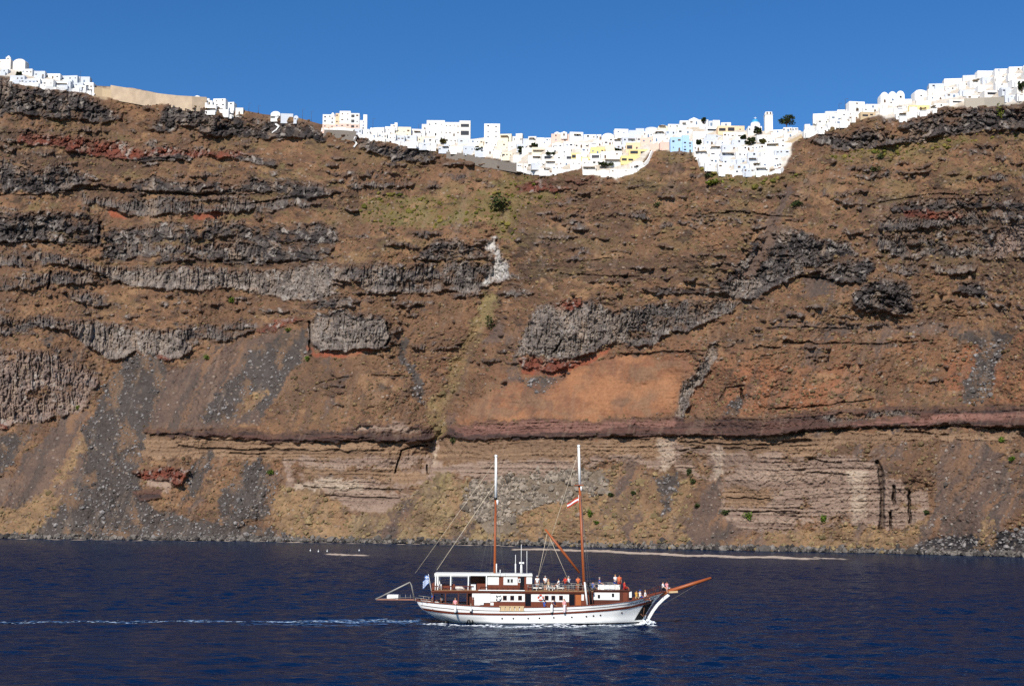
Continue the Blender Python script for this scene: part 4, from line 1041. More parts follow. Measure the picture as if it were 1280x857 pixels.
wall_run('stone_wall', [(138, 120.5), (165, 125), (195, 130.5), (222, 133.5), (240, 134.5), (258, 135.5)], 14.5, mat('pale stone', (184, 164, 140), rough=.95, var=.34, scale=.22, bump=.8), 'long pale stone wall running along the rim at upper left')
wall_run('terrace_wall', [(398, 162.5), (420, 162.5), (444, 163)], 2.6, WHITE, 'low white terrace wall under the hotel')
wall_run('retaining_wall', [(404, 170), (425, 170.5), (445, 172)], 8, GREYSTONE, 'dark stone retaining wall beneath the hotel terrace', .8)
wall_run('retaining_wall', [(558, 196), (580, 198), (602, 204), (622, 207), (647, 211)], 6.5, GREYSTONE, 'grey stone retaining wall beneath the houses of the big block', .8)
wall_run('retaining_wall', [(1206, 132), (1230, 131), (1255, 130)], 9, mat('render grey', (182, 172, 156), rough=.9, var=.08), 'plain grey retaining wall above the lava at right', 1.0)
wall_run('terrace_wall', [(970, 186), (984, 181), (1002, 172)], 4, TAN, 'tan stone terrace wall beside the white stack right end')
wall_run('terrace_wall', [(868, 196), (880, 208), (898, 215.5), (930, 217.5), (962, 217), (979, 211)], 2.6, WHITE, 'long white terrace wall along the foot of the stack below the church')
wall_run('terrace_wall', [(648, 211), (664, 215.5), (678, 218), (704, 214.5), (726, 209.5)], 2.2, WHITE, 'white terrace wall along the foot of the left half of the town')
wall_run('terrace_wall', [(730, 213), (745, 217.5), (770, 220), (797, 213), (808, 202), (816, 190)], 2.6, WHITE, 'white terrace wall curving round the gully beside the brown knoll')
wall_run('terrace_wall', [(10, 99), (26, 106), (70, 111.5), (96, 114), (118, 119)], 2.4, WHITE, 'white terrace wall along the foot of the far left houses')
wall_run('terrace_wall', [(445, 169), (470, 174), (506, 180.5), (545, 186.5)], 2.2, WHITE, 'white terrace wall above the small dark lava right of the hotel')
wall_run('terrace_wall', [(1004, 173), (1030, 163), (1062, 153.5)], 2.4, WHITE, 'white terrace wall sloping up to the right of the bell tower')
# stairs of whitewash running down the lava
for (pts, lab) in (([(445, 172), (443, 176), (446, 180), (442, 185)], 'short white stairway zigzagging down beside the hotel wall'), ([(345, 156), (349, 159), (345, 164), (341, 167)], 'small white stair wall on dark lava below the lone cluster')):
    P_ = [Vector(terrain_point(*p)[:3]) for p in pts]; c = P_[0].copy()
    b = MB()
    for a_, e_ in zip(P_[:-1], P_[1:]): b.bar(a_-c+Vector((0, -.5, .3)), e_-c+Vector((0, -.5, .3)), 1.3, .8)
    tag(b.build('stairway', WHITE, None, c), lab, 'stairway')
# ------------------------------------------------------------------ trees and bushes
LEAFDARK = attr_mat('dark leaves', fine=(2.0, .3), bump=0)
BARK = mat('bark', (92, 72, 54), rough=.95, var=.2, bump=.3)
def crown_mesh(clumps, n, size, c1, c2):
    vs = []; cols = []
    for i in range(n):
        c, r = random.choice(clumps)
        while True:
            p = Vector((random.uniform(-1, 1), random.uniform(-1, 1), random.uniform(-1, 1)))
            if .25 < p.length < 1: break
        p = Vector((c[0]+p.x*r[0], c[1]+p.y*r[1], c[2]+p.z*r[2]))
        q = Matrix.Rotation(random.random()*6.28, 3, 'Z') @ Matrix.Rotation(random.uniform(-1.3, 1.3), 3, 'X')
        s = size*random.uniform(.6, 1.4)
        t = random.random(); cc = (lin(c1)*(1-t)+lin(c2)*t)*random.uniform(.8, 1.15)
        for a in ((-1, -.6, 0), (1, -.5, .15), (.8, .6, 0), (-.7, .7, .2)): vs.append(p+q @ (Vector(a)*s)); cols.append(cc)
    me = np_mesh('crown', np.array([v[:] for v in vs]), np.arange(len(vs)).reshape(-1, 4), np.array(cols)); me.materials.append(LEAFDARK)
    return me
def bush(px, py, wpx, hpx, c1, c2, label, name='bush'):
    x, y, z, d = terrain_point(px, py); mp = d/F; w, h = wpx*mp/2, hpx*mp
    root = tag(empty(name, (x, y-.3, z)), label, 'bush', 'bushes on the cliff' if name == 'bush' else None)
    cl = [((random.uniform(-.6, .6)*w, random.uniform(-.5, .3)*w, h*random.uniform(.25, .6)), (w*.6, w*.6, h*.45)) for _ in range(5)]
    link_mesh('foliage', crown_mesh(cl, 200, max(.28, .12*w), c1, c2), root)
    b = MB()
    for k in range(3): b.tube([(0, 0, -.6), (random.uniform(-.3, .3)*w, random.uniform(-.2, .2)*w, h*.5)], [.1, .04], 5)
    b.build('stem', BARK, root)
def tree(px, py, wpx, hpx, trunk, label, c1=(38, 50, 30), c2=(74, 84, 50), lean=0, flat=.5):
    x, y, z, d = terrain_point(px, py); mp = d/F; w, h = wpx*mp/2, hpx*mp
    root = tag(empty('tree', (x, y-.5, z)), label, 'tree', 'dark trees among the white houses')
    cl = []; b = MB(); th = h*trunk
    b.tube([(0, 0, -1.5), (lean*.3, 0, th*.6), (lean*.5, 0, th)], [.28, .22, .18], 7)
    for k in range(9):
        cx, cy = lean*.5+random.uniform(-.72, .72)*w, random.uniform(-.5, .5)*w; cz = th+(h-th)*random.uniform(.25, .8)
        cl.append(((cx, cy, cz), (w*random.uniform(.22, .42), w*.35, (h-th)*random.uniform(.16, .32))))
        b.tube([(lean*.5, 0, th*.95), (cx*.6, cy*.6, th+(cz-th)*.5), (cx, cy, cz)], [.13, .09, .04], 5)
    b.build('trunk', BARK, root)
    link_mesh('crown', crown_mesh(cl, 520, .42, c1, c2), root)
tree(983, 162, 34, 20, .3, 'broad dark pine with a windblown crown beside the bell tower')
tree(947, 170, 10, 12, .2, 'dark round tree in front of the church door'); tree(937, 183.5, 16, 12, .15, 'dark bushy tree on the terrace below the church', flat=.6); tree(953, 181, 10, 8, .1, 'olive shrubby tree right of the dark tree below the church', (70, 72, 34), (120, 112, 60))
tree(600, 191, 12, 8, .1, 'dark green tree among the houses beneath the big white block'); tree(555, 181, 11, 8, .1, 'olive brown tree between houses under the big white block', (74, 70, 40), (116, 104, 62))
tree(655, 192, 16, 9, .1, 'dark shrubby tree wedged among houses right of the tall square house'); tree(668, 186, 12, 7, .1, 'small dark tree between white vaults left of the pink house'); tree(688, 197, 12, 7, .1, 'dark tree between white walls below the pink house')
tree(757, 210, 20, 8, .1, 'low spreading dark tree in the terrace below the yellow houses'); tree(773, 191, 9, 6, .1, 'small dark tree left of the peach house'); tree(874, 184, 8, 9, .2, 'dark tree between the pale blue house and the white stack')
tree(880, 154, 7, 7, .2, 'thin dark tree on the skyline right of the gabled chapel'); tree(929, 176, 8, 8, .1, 'small dark tree at the right end of the orange house'); tree(23, 97, 10, 7, .1, 'dark tree between the houses at far left'); tree(1277, 116, 10, 14, .15, 'dark tree against white houses at the right edge')
for q in ((289, 378, 9, 7, 'bright green bush on the slope under the long grey band', 0), (258, 450, 9, 8, 'bright green bush beside the top of the grey scree', 0), (361, 414, 9, 5, 'small green bush beneath the red bed left of the grey block', 0),
          (385, 451, 8, 7, 'green bush at the lower left corner of the grey block', 0), (615, 411, 17, 18, 'large dark green bush in the central ravine', 1), (624, 263, 27, 24, 'very large dark green thicket high in the central ravine', 1),
          (1252, 148, 12, 22, 'bright green creeper hanging below the grey retaining wall', 2), (822, 258, 10, 7, 'dark green bush alone on the slope below the town', 1), (892, 231, 22, 6, 'wide low green bush below the white stack', 2),
          (885, 222, 10, 6, 'dark green bush at the foot of the white stack left corner', 1), (1101, 198, 10, 8, 'dark bush below the lava at upper right', 1), (1095, 214, 12, 7, 'grey green bush on the upper right slope', 1),
          (995, 258, 18, 8, 'dark green low bush on the middle right slope', 1), (97, 512, 8, 6, 'olive bush at the foot of the pinkish cliff', 2), (866, 604, 10, 7, 'dark green bush on the pale ledge right of the cream outcrop', 1),
          (861, 594, 6, 11, 'upright green bush against the pale pink wall', 1), (737, 645, 8, 8, 'green bush behind the foremast low on the slope', 0), (745, 655, 9, 5, 'small green bush low on the slope right of the foremast', 0), (765, 620, 10, 5, 'dark green bush on golden grass above the foredeck', 1),
          (792, 618, 8, 5, 'dark bush on golden grass left of the grey fan', 1), (907, 643, 12, 7, 'dark green bush at the edge of the mauve scree', 1), (934, 648, 12, 9, 'green bush on the grassy ledge of the pink wall', 0), (1028, 652, 8, 12, 'green creeper on the pink layered wall', 0),
          (338, 592, 8, 7, 'green bush on the top of the small dark scree cone', 0), (1252, 552, 12, 6, 'green bush below the dark red band at right', 0), (1264, 576, 10, 6, 'small green bush at right above the mauve scree', 0), (567, 553, 10, 7, 'dark green bush under the dark red band at the ravine', 1),
          (668, 232, 10, 4, 'olive bush above the dark red layer below the town', 2), (1158, 642, 7, 6, 'dark green bush beside the right end of the pink wall', 1), (872, 634, 8, 5, 'dark green bush on the golden grass by the mauve scree', 1)):
    cc = [((74, 96, 34), (112, 132, 52)), ((46, 58, 34), (84, 92, 52)), ((92, 104, 36), (132, 140, 58))][q[5]]
    bush(q[0], q[1], q[2], q[3], cc[0], cc[1], q[4])
# thin lamp posts and aerials against the sky
POLE = mat('pole steel', (84, 84, 88), rough=.5, metal=.3)
for i, (px, py, hp, lab) in enumerate(((100, 101, 12, 'thin pole on the roofs at far left'), (311, 138, 9, 'thin pole left of the lone white cluster'), (323, 141, 9, 'second thin pole left of the lone white cluster'), (378, 150, 14, 'tall thin pole left of the hotel'),
                                       (389, 152, 13, 'thin pole nearest the hotel left end'), (466, 163, 15, 'tall thin aerial just right of the hotel'), (523, 167, 12, 'thin aerial left of the big white block'), (1049, 146, 17, 'thin pole left of the lone skyline cube'), (1057, 143, 20, 'tall thin pole beside the lone skyline cube'))):
    x, y, z, d = terrain_point(px, py); k = hp*d/F
    r = tag(empty('street_pole', (x, y, z)), lab, 'pole', 'poles on the skyline')
    b = MB(); b.tube([(0, 0, -1), (0, 0, k)], [.12, .07], 6); b.build('post', POLE, r)
    b = MB(); b.tube([(0, 0, k), (.9, 0, k+.25)], .05, 5); b.build('arm', POLE, r)
    b = MB(); b.box(.8, -.12, k+.14, 1.4, .12, k+.27); b.build('lamp_head', POLE, r)
# ------------------------------------------------------------------ the two-masted boat
_, YN = on_water(667, 780.2)          # the near side of the hull at the water
YB = float(YN)+3.0                    # centre line
OX = float(at(667, 780, YB)[0])
def bp(px, py, y=-3.0):
    """boat coordinates (x forward, y away from us, z up) of a point of the photograph at breadth y"""
    x, _, z = at(px, py, YB+y)
    return float(x)-OX, y, float(z)
def bx(px, y=-3.0, py=750): return bp(px, py, y)[0]
def bz(py, y=-3.0, px=667): return bp(px, py, y)[2]
HULLW = mat('white hull paint', (226, 226, 222), rough=.35, var=.05, scale=.5, spec=.4)
PANEL = mat('white painted panel', (230, 229, 224), rough=.45, var=.04, scale=1)
WOOD = mat('varnished wood', (110, 54, 32), rough=.4, var=.3, scale=2.5, spec=.4)
DARKWOOD = mat('dark wood', (82, 40, 26), rough=.5, var=.3, scale=2.5)
MAST = mat('varnished mast', (152, 80, 42), rough=.4, var=.18, scale=2)
DECK = mat('teak deck', (150, 116, 84), rough=.8, var=.15, scale=3)
BLACK = mat('black paint', (18, 18, 20), rough=.4, var=.2)
STRAKE = mat('brown strake', (98, 44, 26), rough=.4, var=.2)
ROPE = mat('rope', (206, 190, 164), rough=.9, var=.1)
WIRE = mat('steel wire', (120, 116, 112), rough=.5, metal=.4, var=.1)
CANVAS = mat('white canvas', (226, 224, 216), rough=.85, var=.05, scale=2)
STEEL = mat('galvanised tube', (150, 146, 138), rough=.5, metal=.3)
REDP = mat('red paint', (186, 44, 34), rough=.5)
PANE = mat('cabin glass', (24, 24, 28), rough=.08, var=.2, spec=.5)
BEIGE = mat('pale plank', (196, 170, 130), rough=.8, var=.15, scale=2)
boat = tag(empty('sailing_boat', (OX, YB, 0)), 'white and brown two-masted wooden excursion boat crossing the dark blue sea', 'boat')
def pb(name, mb, m_, par=None): return mb.build(name, m_, boat if par is None else par)
# hull: lofted from the stern and bow profiles
ZS = lambda px: float(np.interp(px, [515, 521, 545, 580, 610, 655, 690, 728, 760, 790, 810, 825, 842], [750.4, 751.6, 754, 756.6, 758, 758.9, 758.6, 757, 754.8, 751.4, 747, 743.3, 738.6]))
ZK = lambda px: float(np.interp(px, [515, 523, 545, 568, 610, 655, 690, 728, 760, 790, 810, 825, 842], [758.6, 760.4, 763.4, 765.6, 766.8, 766.9, 766, 764, 761.8, 758.7, 754.2, 749.6, 744]))
LV = ['keel', 'wl', 'mid', 'strake', 'sheer']
XA = [580, 557, 541, 526, 519.8]; XF = [796, 807.5, 812, 824, 836]
TB = np.array([0, .08, .25, .5, .7, .85, .95, 1.0])
BE = {'keel': [.02, .03, .05, .06, .05, .04, .03, .02], 'wl': [.06, .5, .92, .99, .88, .55, .17, .03], 'mid': [.36, .70, .98, 1.02, .93, .62, .23, .035],
      'strake': [.58, .8, .99, 1.02, .94, .68, .3, .04], 'sheer': [.62, .82, .98, 1.0, .95, .74, .38, .05]}
HB = 3.0
NT = 60
tt = np.linspace(0, 1, NT)
fine_lv = np.linspace(0, 4, 21)
def hull_pt(t, lv, side=-1, out=0.0):
    k = min(int(lv), 3); f = lv-k
    def one(q):
        px = XA[q]*(1-t)+XF[q]*t
        if q == 4: py = ZS(px)
        elif q == 3: py = ZK(px)
        elif q == 2: py = (ZK(px)*.5+780.2*.5)
        elif q == 1: py = 780.2
        else: py = 792.0
        b = float(np.interp(t, TB, BE[LV[q]]))*HB
        return px, py, b
    # smooth in level with a Catmull-Rom spline
    P_ = [np.array(one(min(max(k+d, 0), 4))) for d in (-1, 0, 1, 2)]
    c = .5*((2*P_[1])+(-P_[0]+P_[2])*f+(2*P_[0]-5*P_[1]+4*P_[2]-P_[3])*f*f+(-P_[0]+3*P_[1]-3*P_[2]+P_[3])*f**3)
    px, py, b = c
    b = max(.02, b)
    x, _, z = bp(px, py, -3.0)
    return (x, side*(b+out), z)
hv, hf = [], []
for side in (-1, 1):
    for t in tt:
        for lv in fine_lv: hv.append(hull_pt(t, lv, side))
n_ = len(fine_lv)
for s_ in range(2):
    o_ = s_*NT*n_
    for i in range(NT-1):
        for j in range(n_-1):
            q = (o_+i*n_+j, o_+(i+1)*n_+j, o_+(i+1)*n_+j+1, o_+i*n_+j+1)
            hf.append(q if s_ == 0 else q[::-1])
for j in range(n_-1): hf.append((j, j+1, NT*n_+j+1, NT*n_+j))
mb = MB(); mb.add(hv, hf, True); hull = pb('hull', mb, HULLW)
def strip(name, f_lo, f_hi, out, m_, t0=0.0, t1=1.0, par=None, both=True):
    """a moulding that follows the planking of the hull; f gives the level at t"""
    mb = MB()
    for side in ((-1, 1) if both else (-1,)):
        ts = np.linspace(t0, t1, 70); vs = []
        for t in ts:
            a, b = hull_pt(t, f_lo(t), side), hull_pt(t, f_hi(t), side)
            ao, bo = hull_pt(t, f_lo(t), side, out), hull_pt(t, f_hi(t), side, out)
            vs += [a, ao, bo, b]
        fs = [(i*4+j, i*4+j+1, (i+1)*4+j+1, (i+1)*4+j) for i in range(69) for j in range(3)]
        fs += [(3, 2, 1, 0), (276, 277, 278, 279)]
        mb.add(vs, fs)
    return pb(name, mb, m_, par)
strip('rubbing_strake', lambda t: 2.78, lambda t: 3.10, .07, STRAKE, 0.005, .985)
strip('upper_moulding', lambda t: 3.40, lambda t: 3.46, .045, DARKWOOD, 0.01, .985)
strip('boot_stripe', lambda t: 0.98, lambda t: 1.13, .02, BLACK, 0.0, .98)
# cap rail on the bulwark
mb = MB()
for side in (-1, 1):
    pts = [Vector(hull_pt(t, 4, side, -.02))+Vector((0, 0, .05)) for t in np.linspace(0, 1, 60)]
    for a, b in zip(pts[:-1], pts[1:]): mb.bar(a, b, .22, .12)
a, b = hull_pt(0, 4, -1), hull_pt(0, 4, 1); mb.bar(Vector(a)+Vector((0, 0, .05)), Vector(b)+Vector((0, 0, .05)), .22, .12)
pb('cap_rail', mb, WOOD)
# main deck
mb = MB(); vs = []
for t in np.linspace(0.02, .97, 40):
    for side in (-1, 1):
        p = hull_pt(t, 3.3, side, -.1); vs.append((p[0], p[1], p[2]))
mb.add(vs, [(2*i, 2*i+2, 2*i+3, 2*i+1) for i in range(39)]); pb('deck', mb, DECK)
# clipper stem, anchor recess, trail boards
mb = MB()
st = [(808.5, 776, 1.2), (812, 770, 1.7), (816, 763, 1.8), (822, 755, 2.0), (829, 748, 2.6), (836, 742.5, 3.2)]
for (p0, q0, w0), (p1, q1, w1) in zip(st[:-1], st[1:]):
    a, b = bp(p0, q0, 0), bp(p1, q1, 0); mb.bar((a[0], 0, a[2]), (b[0], 0, b[2]), .34, (w0+w1)/2*.16, (0, 1, 0))
pb('stem', mb, HULLW)
mb = MB()
for side in (-1, 1):
    a = [hull_pt(t, l, side, .03) for t, l in ((.945, 1.35), (.985, 1.35), (.992, 2.75), (.95, 2.75))]
    i = [hull_pt(t, l, side, -.05) for t, l in ((.945, 1.35), (.985, 1.35), (.992, 2.75), (.95, 2.75))]
    mb.add(a+i, [(0, 1, 2, 3), (7, 6, 5, 4), (0, 4, 5, 1), (1, 5, 6, 2), (2, 6, 7, 3), (3, 7, 4, 0)])
ar = pb('anchor_plate', mb, BLACK)
mb = MB(); p = hull_pt(.965, 2.5, -1, .1); mb.tube([p, (p[0]-.12, p[1], p[2]-1.0)], .06, 6); mb.tube([(p[0]-.45, p[1]-.02, p[2]-.75), (p[0]-.15, p[1], p[2]-1.05), (p[0]+.25, p[1]-.02, p[2]-.8)], .07, 6)
pb('anchor', mb, mat('rust brown', (92, 62, 44), rough=.8), ar)
def rail_line(name, pts_px, posts, h, m_, y, par=None, r=.03):
    mb = MB()
    for yy in ((-y, y) if y else (0,)):
        P_ = [bp(px, py, -3.0) for px, py in pts_px]
        for a, b in zip(P_[:-1], P_[1:]): mb.tube([(a[0], yy, a[2]), (b[0], yy, b[2])], r, 6)
        for k in range(posts):
            px = pts_px[0][0]+(pts_px[-1][0]-pts_px[0][0])*k/(posts-1); py = float(np.interp(px, [q[0] for q in pts_px], [q[1] for q in pts_px]))
            a = bp(px, py, -3.0); mb.tube([(a[0], yy, a[2]), (a[0], yy, a[2]-h)], r, 6)
    return pb(name, mb, m_, par)
# bowsprit
mb = MB(); a, b = bp(812, 746.5, 0), bp(889, 721.8, 0); mb.tube([a, tuple(np.array(a)*.3+np.array(b)*.7), b], [.26, .22, .15], 12)
bs = pb('bowsprit', mb, MAST)
mb = MB(); a, b = bp(836, 739.5, 0), bp(847, 739, 0); mb.bar(a, b, .5, .22); pb('bowsprit_heel', mb, BEIGE, bs)
rail_line('bow_rail', [(798, 743.5), (815, 739), (829, 733.5)], 5, .75, DARKWOOD, 1.2)
# masts
def mast(name, base, mid, top, r0, r1):
    mb = MB(); a, m1 = bp(*base, 0), bp(*mid, 0); mb.tube([a, m1], [r0, r0*.8], 14); o = pb(name, mb, MAST)
    mb = MB(); m2, t_ = bp(mid[0]+.2, mid[1]+1, 0), bp(*top, 0); mb.tube([m2, t_], [r1, r1*.86], 14); pb('topmast', mb, PANEL, o)
    mb = MB(); mb.tube([bp(mid[0], mid[1]+2.4, 0), bp(mid[0]+.1, mid[1]-.4, 0)], r0*1.15, 14); pb('mast_band', mb, BLACK, o)
    mb = MB(); b_ = bp(*top, 0); mb.lathe([(r1*.86, 0), (r1*1.15, .05), (r1*1.15, .22), (r1*.6, .3)], b_, 12); pb('truck', mb, PANEL, o)
    return o
m1 = mast('mizzen_mast', (618, 752), (619.6, 622), (620.0, 571), .17, .165)
m2 = mast('foremast', (731.5, 762), (724.6, 606), (723.4, 558.6), .20, .165)
mb = MB(); a, b = bp(622, 630.5, -.2), bp(621.8, 624.5, -.2); mb.tube([a, b], .13, 8); pb('radar_cylinder', mb, PANEL, m1)
mb = MB(); a = bp(718, 606.3, 0); b = bp(729.5, 606.0, 0); mb.bar(a, b, .5, .09); pb('crosstrees', mb, MAST, m2)
mb = MB(); a, b = bp(726.6, 613, -.22), bp(726.4, 607.5, -.22); mb.tube([a, b], .11, 8); pb('lamp_bracket', mb, PANEL, m2)
mb = MB(); a, b = bp(724.5, 715.5, -.1), bp(681.5, 661, -.1); mb.tube([a, tuple((np.array(a)+np.array(b))/2), b], [.15, .17, .12], 10); boom = pb('cargo_boom', mb, MAST)
# standing and running rigging
def line(name, a, b, r=.018, m_=ROPE, ya=0.0, yb=0.0, par=None):
    mb = MB(); mb.tube([bp(*a, ya), bp(*b, yb)], r, 5); return pb(name, mb, m_, par)
line('backstay', (619.6, 576), (519, 716), .02, ROPE); line('backstay', (619, 604), (546, 712), .03, ROPE, 0, -.6)
line('backstay', (619.2, 612), (540, 716), .015, WIRE, 0, 1.4); line('backstay', (724, 562), (672.5, 722), .022, ROPE, 0, .5)
line('boom_lift', (684, 666), (671.5, 726), .024, ROPE, -.1, -1); line('boom_lift', (687, 671), (711, 726), .024, ROPE, -.1, -1.4); line('boom_lift', (685, 668), (694, 724), .016, WIRE, -.1, 1)
for k, (px, yy) in enumerate(((600, -2.5), (612, -2.6), (630, -2.6), (606, 2.6), (632, 2.6))): line('shroud', (619.4, 626), (px, 716), .014, WIRE, 0, yy)
for px, yy in ((733, -2.9), (737.5, -2.9), (741, -2.9), (733, 2.9), (740, 2.9)): line('shroud', (725, 612), (px, 757), .016, WIRE, 0, yy)
line('forestay', (724, 566), (886, 722), .012, WIRE); line('forestay', (725, 608), (848, 736), .012, WIRE)
line('bobstay', (882, 724), (824, 758), .016, WIRE)
for px in (733, 737.5):    # rope-wound posts by the foremast
    mb = MB(); mb.tube([bp(px-2.2, 727, -2.5), bp(px+1.2, 757, -2.7)], [.1, .13], 8); pb('belaying_post', mb, BLACK if px > 735 else PANEL)
# ---------------- superstructure
YH = 2.15
def bbox(mb, x0, yt, x1, yb, y0, y1, near=None):
    """box from its outline in the photograph at breadth y0"""
    a, b = bp(x0, yt, near if near is not None else y0), bp(x1, yb, near if near is not None else y0)
    mb.box(a[0], y0, a[2], b[0], y1, b[2]); return mb
def part(name, rects, m_, y0, y1, par=None):
    mb = MB()
    for r in rects: bbox(mb, *r, y0, y1)
    return pb(name, mb, m_, par)
house_ = part('deckhouse', [(590, 740.5, 741, 760)], WOOD, -YH, YH)
part('side_seat', [(676, 761.6, 712, 763.4)], WOOD, -2.78, -2.3)
def panel(rect, y=-YH, par=None, name='white_panel', m_=PANEL, t=.05): return part(name, [rect], m_, y-t, y+.03, house_ if par is None else par)
panel((596, 741.6, 656, 751.6)); panel((664, 742.2, 711.2, 751.8)); panel((591, 741.6, 598.5, 749))
mb = MB()      # the stepped white wing at the after end of the deckhouse
for r in ((590.2, 741.2, 600.4, 746), (593, 746.003, 600.4, 756), (600.403, 741.2, 604.6, 755.5), (604.603, 741.2, 613, 752.8)): bbox(mb, *r, -YH-.12, -YH-.02)
pb('side_wing', mb, PANEL, house_)
def window(px, py, w, h, y=-YH-.05, par=None, frame=DARKWOOD):
    f = part('window', [(px-w/2, py-h/2, px+w/2, py+h/2)], frame, y-.03, y+.02, house_ if par is None else par)
    part('pane', [(px-w/2+.9, py-h/2+.8, px+w/2-.6, py+h/2-.8)], PANE, y-.045, y-.02, f)
for px in (631, 640.2, 650, 683.2, 691.6, 701.2): window(px, 746.8, 4.9, 6.0)
part('doorway', [(656.6, 741.8, 663.6, 757)], PANE, -YH-.02, -YH+.05, house_); part('doorway', [(711.6, 742.6, 718.2, 757)], PANE, -YH-.02, -YH+.05, house_)
part('door', [(719.5, 743, 726.4, 757)], mat('light varnish', (164, 92, 48), rough=.4, var=.2), -YH-.05, -YH+.02, house_); panel((726.8, 741.8, 729.8, 750)); panel((613, 752.4, 617, 756)); 
part('coaming', [(590, 758.2, 741, 760.5)], DARKWOOD, -YH-.06, -YH+.02, house_)
# upper deck
ud = part('upper_deck', [(539, 738.2, 742, 740.6)], WOOD, -2.3, 2.3)
part('deck_edge', [(598, 736.6, 656, 738.1)], PANEL, -2.33, -2.2, ud); part('deck_edge', [(539, 740.7, 742, 741.3)], DARKWOOD, -2.26, 2.26, ud)
part('deck_planking', [(540, 737.7, 742, 738.15)], DECK, -2.2, 2.2, ud)
for px in (541.5, 557, 573, 584, 592):                 # posts under the upper deck
    for yy in (-2.15, 2.15):
        mb = MB(); a, b = bp(px, 741, yy), bp(px, 757, yy); mb.box(a[0]-.07, yy-.07, b[2]-.6, a[0]+.07, yy+.07, bp(px, 741, -2.3)[2]+.05); pb('deck_post', mb, DARKWOOD)
part('after_bulkhead', [(584, 741.5, 590, 757)], DARKWOOD, -1.7, 1.7)
# canopy
can = part('canopy', [(543, 716.2, 625.5, 719.4)], CANVAS, -2.2, 2.2)
part('canopy_edge', [(543, 719.5, 588, 720.3)], PANEL, -2.2, -2.1, can)
for px in (544.4, 547.2, 563.3, 585.4, 608):
    for yy in (-2.12, 2.12):
        mb = MB(); a = bp(px, 718, -2.5); b = bp(px, 738, -2.5); mb.box(a[0]-.07, yy-.06, b[2], a[0]+.07, yy+.06, a[2]); pb('canopy_post', mb, PANEL, can)
part('roof_slab', [(609, 717, 665.5, 719.8)], CANVAS, -2.1, 2.1)
# wheelhouse
wh = part('wheelhouse', [(608, 719.6, 650, 738.2)], WOOD, -1.95, 1.95)
part('wheelhouse_front', [(655.5, 719.9, 664.5, 738.2)], WOOD, -1.95, 1.95, wh)
panel((608.2, 720.6, 623.5, 730.4), -1.95, wh); panel((629.4, 720.8, 647, 730.6), -1.95, wh); panel((658, 720.8, 665, 729.2), -1.97, wh)
for px in (635.4, 639.6): window(px, 725.4, 3.6, 5.6, -2.01, wh, mat('pale frame', (190, 190, 184), rough=.5))
window(649.2, 725.2, 2.6, 5, -1.96, wh, PANEL)
part('doorway', [(650.3, 721, 655.2, 738)], PANE, -1.9, -1.8, wh)
part('locker', [(596, 729, 607.2, 738)], WOOD, -2.1, -1.4); part('locker', [(588.6, 730, 594.6, 738)], PANEL, -2.1, -1.5)
part('cabin_back', [(588, 720, 608, 729)], DARKWOOD, 1.2, 1.4)
# benches and table under the canopy
for (x0, x1, y0, y1, m_) in ((553, 562, -1.0, -.5, WOOD), (564.5, 568.5, -2.1, -1.6, WOOD), (586, 600, 1.0, 1.5, WOOD), (547.5, 552, -2.0, -1.5, PANEL)):
    mb = MB(); bbox(mb, x0, 733.4, x1, 734.4, y0, y1); bbox(mb, x0, 729.6, x1, 733.2, y1-.06, y1); bbox(mb, x0+.4, 734.5, x0+1.1, 738, y0, y1); bbox(mb, x1-1.1, 734.5, x1-.4, 738, y0, y1)
    pb('bench', mb, m_)
part('aft_screen', [(539.6, 729, 543.2, 740)], WOOD, -2.2, 2.2)
mb = MB()       # balusters round the after deck
for k in range(30):
    px = 541+k*1.65
    a = bp(px, 732.5, -2.6); b = bp(px, 738, -2.6); mb.box(a[0]-.02, -2.24, b[2], a[0]+.02, -2.20, a[2])
a, b = bp(540, 732.3, -2.6), bp(592, 732.3, -2.6); mb.box(a[0], -2.26, a[2], b[0], -2.18, a[2]+.07); pb('balustrade', mb, WOOD)
rail_line('deck_rail', [(660, 730.5), (700, 731), (742, 731.6)], 14, .75, STEEL, 2.2); rail_line('deck_rail', [(660, 733.6), (742, 734.6)], 2, .3, STEEL, 2.2)
rail_line('deck_rail', [(600, 733.2), (655, 733.2)], 9, .5, DARKWOOD, 2.25)
rail_line('stern_rail', [(519, 747), (540, 749.6)], 4, .5, STEEL, 2.3)
# aerials on the wheelhouse roof
for (px, y0, y1, r) in ((620.6, 704, 717, .07), (625.2, 711.5, 717, .05), (644.4, 693, 717, .035), (651.6, 680, 717, .03), (658.6, 688, 717, .03)):
    mb = MB(); mb.tube([bp(px, y1, -.5), bp(px, y0, -.5)], r, 6); pb('aerial', mb, PANEL)
mb = MB(); mb.tube([bp(651.7, 717, 0), bp(651.7, 704, 0)], [.16, .12], 8); q = pb('radar_post', mb, PANEL)
mb = MB(); bbox(mb, 649, 702, 655, 704.2, -.25, .25); pb('radar_bar', mb, PANEL, q)
mb = MB(); mb.tube([bp(644.4, 717, -.5), bp(644.4, 704, -.5)], .085, 6); pb('aerial_base', mb, PANEL)
# sun deck furniture amidships
for (x0, x1, yy) in ((668, 679, 0.6), (682, 694, 0.4), (696, 705, .8), (685, 692, -1.6), (664, 672, -1.5)):
    mb = MB(); bbox(mb, x0, 733.6, x1, 735, yy, yy+.8); bbox(mb, x0, 731.2, x0+1.4, 734, yy, yy+.8); bbox(mb, x0+1, 735, x0+1.8, 738, yy+.05, yy+.7); bbox(mb, x1-1.8, 735, x1-1, 738, yy+.05, yy+.7); pb('sun_lounger', mb, CANVAS)
part('mast_locker', [(719.5, 731, 729, 738)], WOOD, -.8, .8)
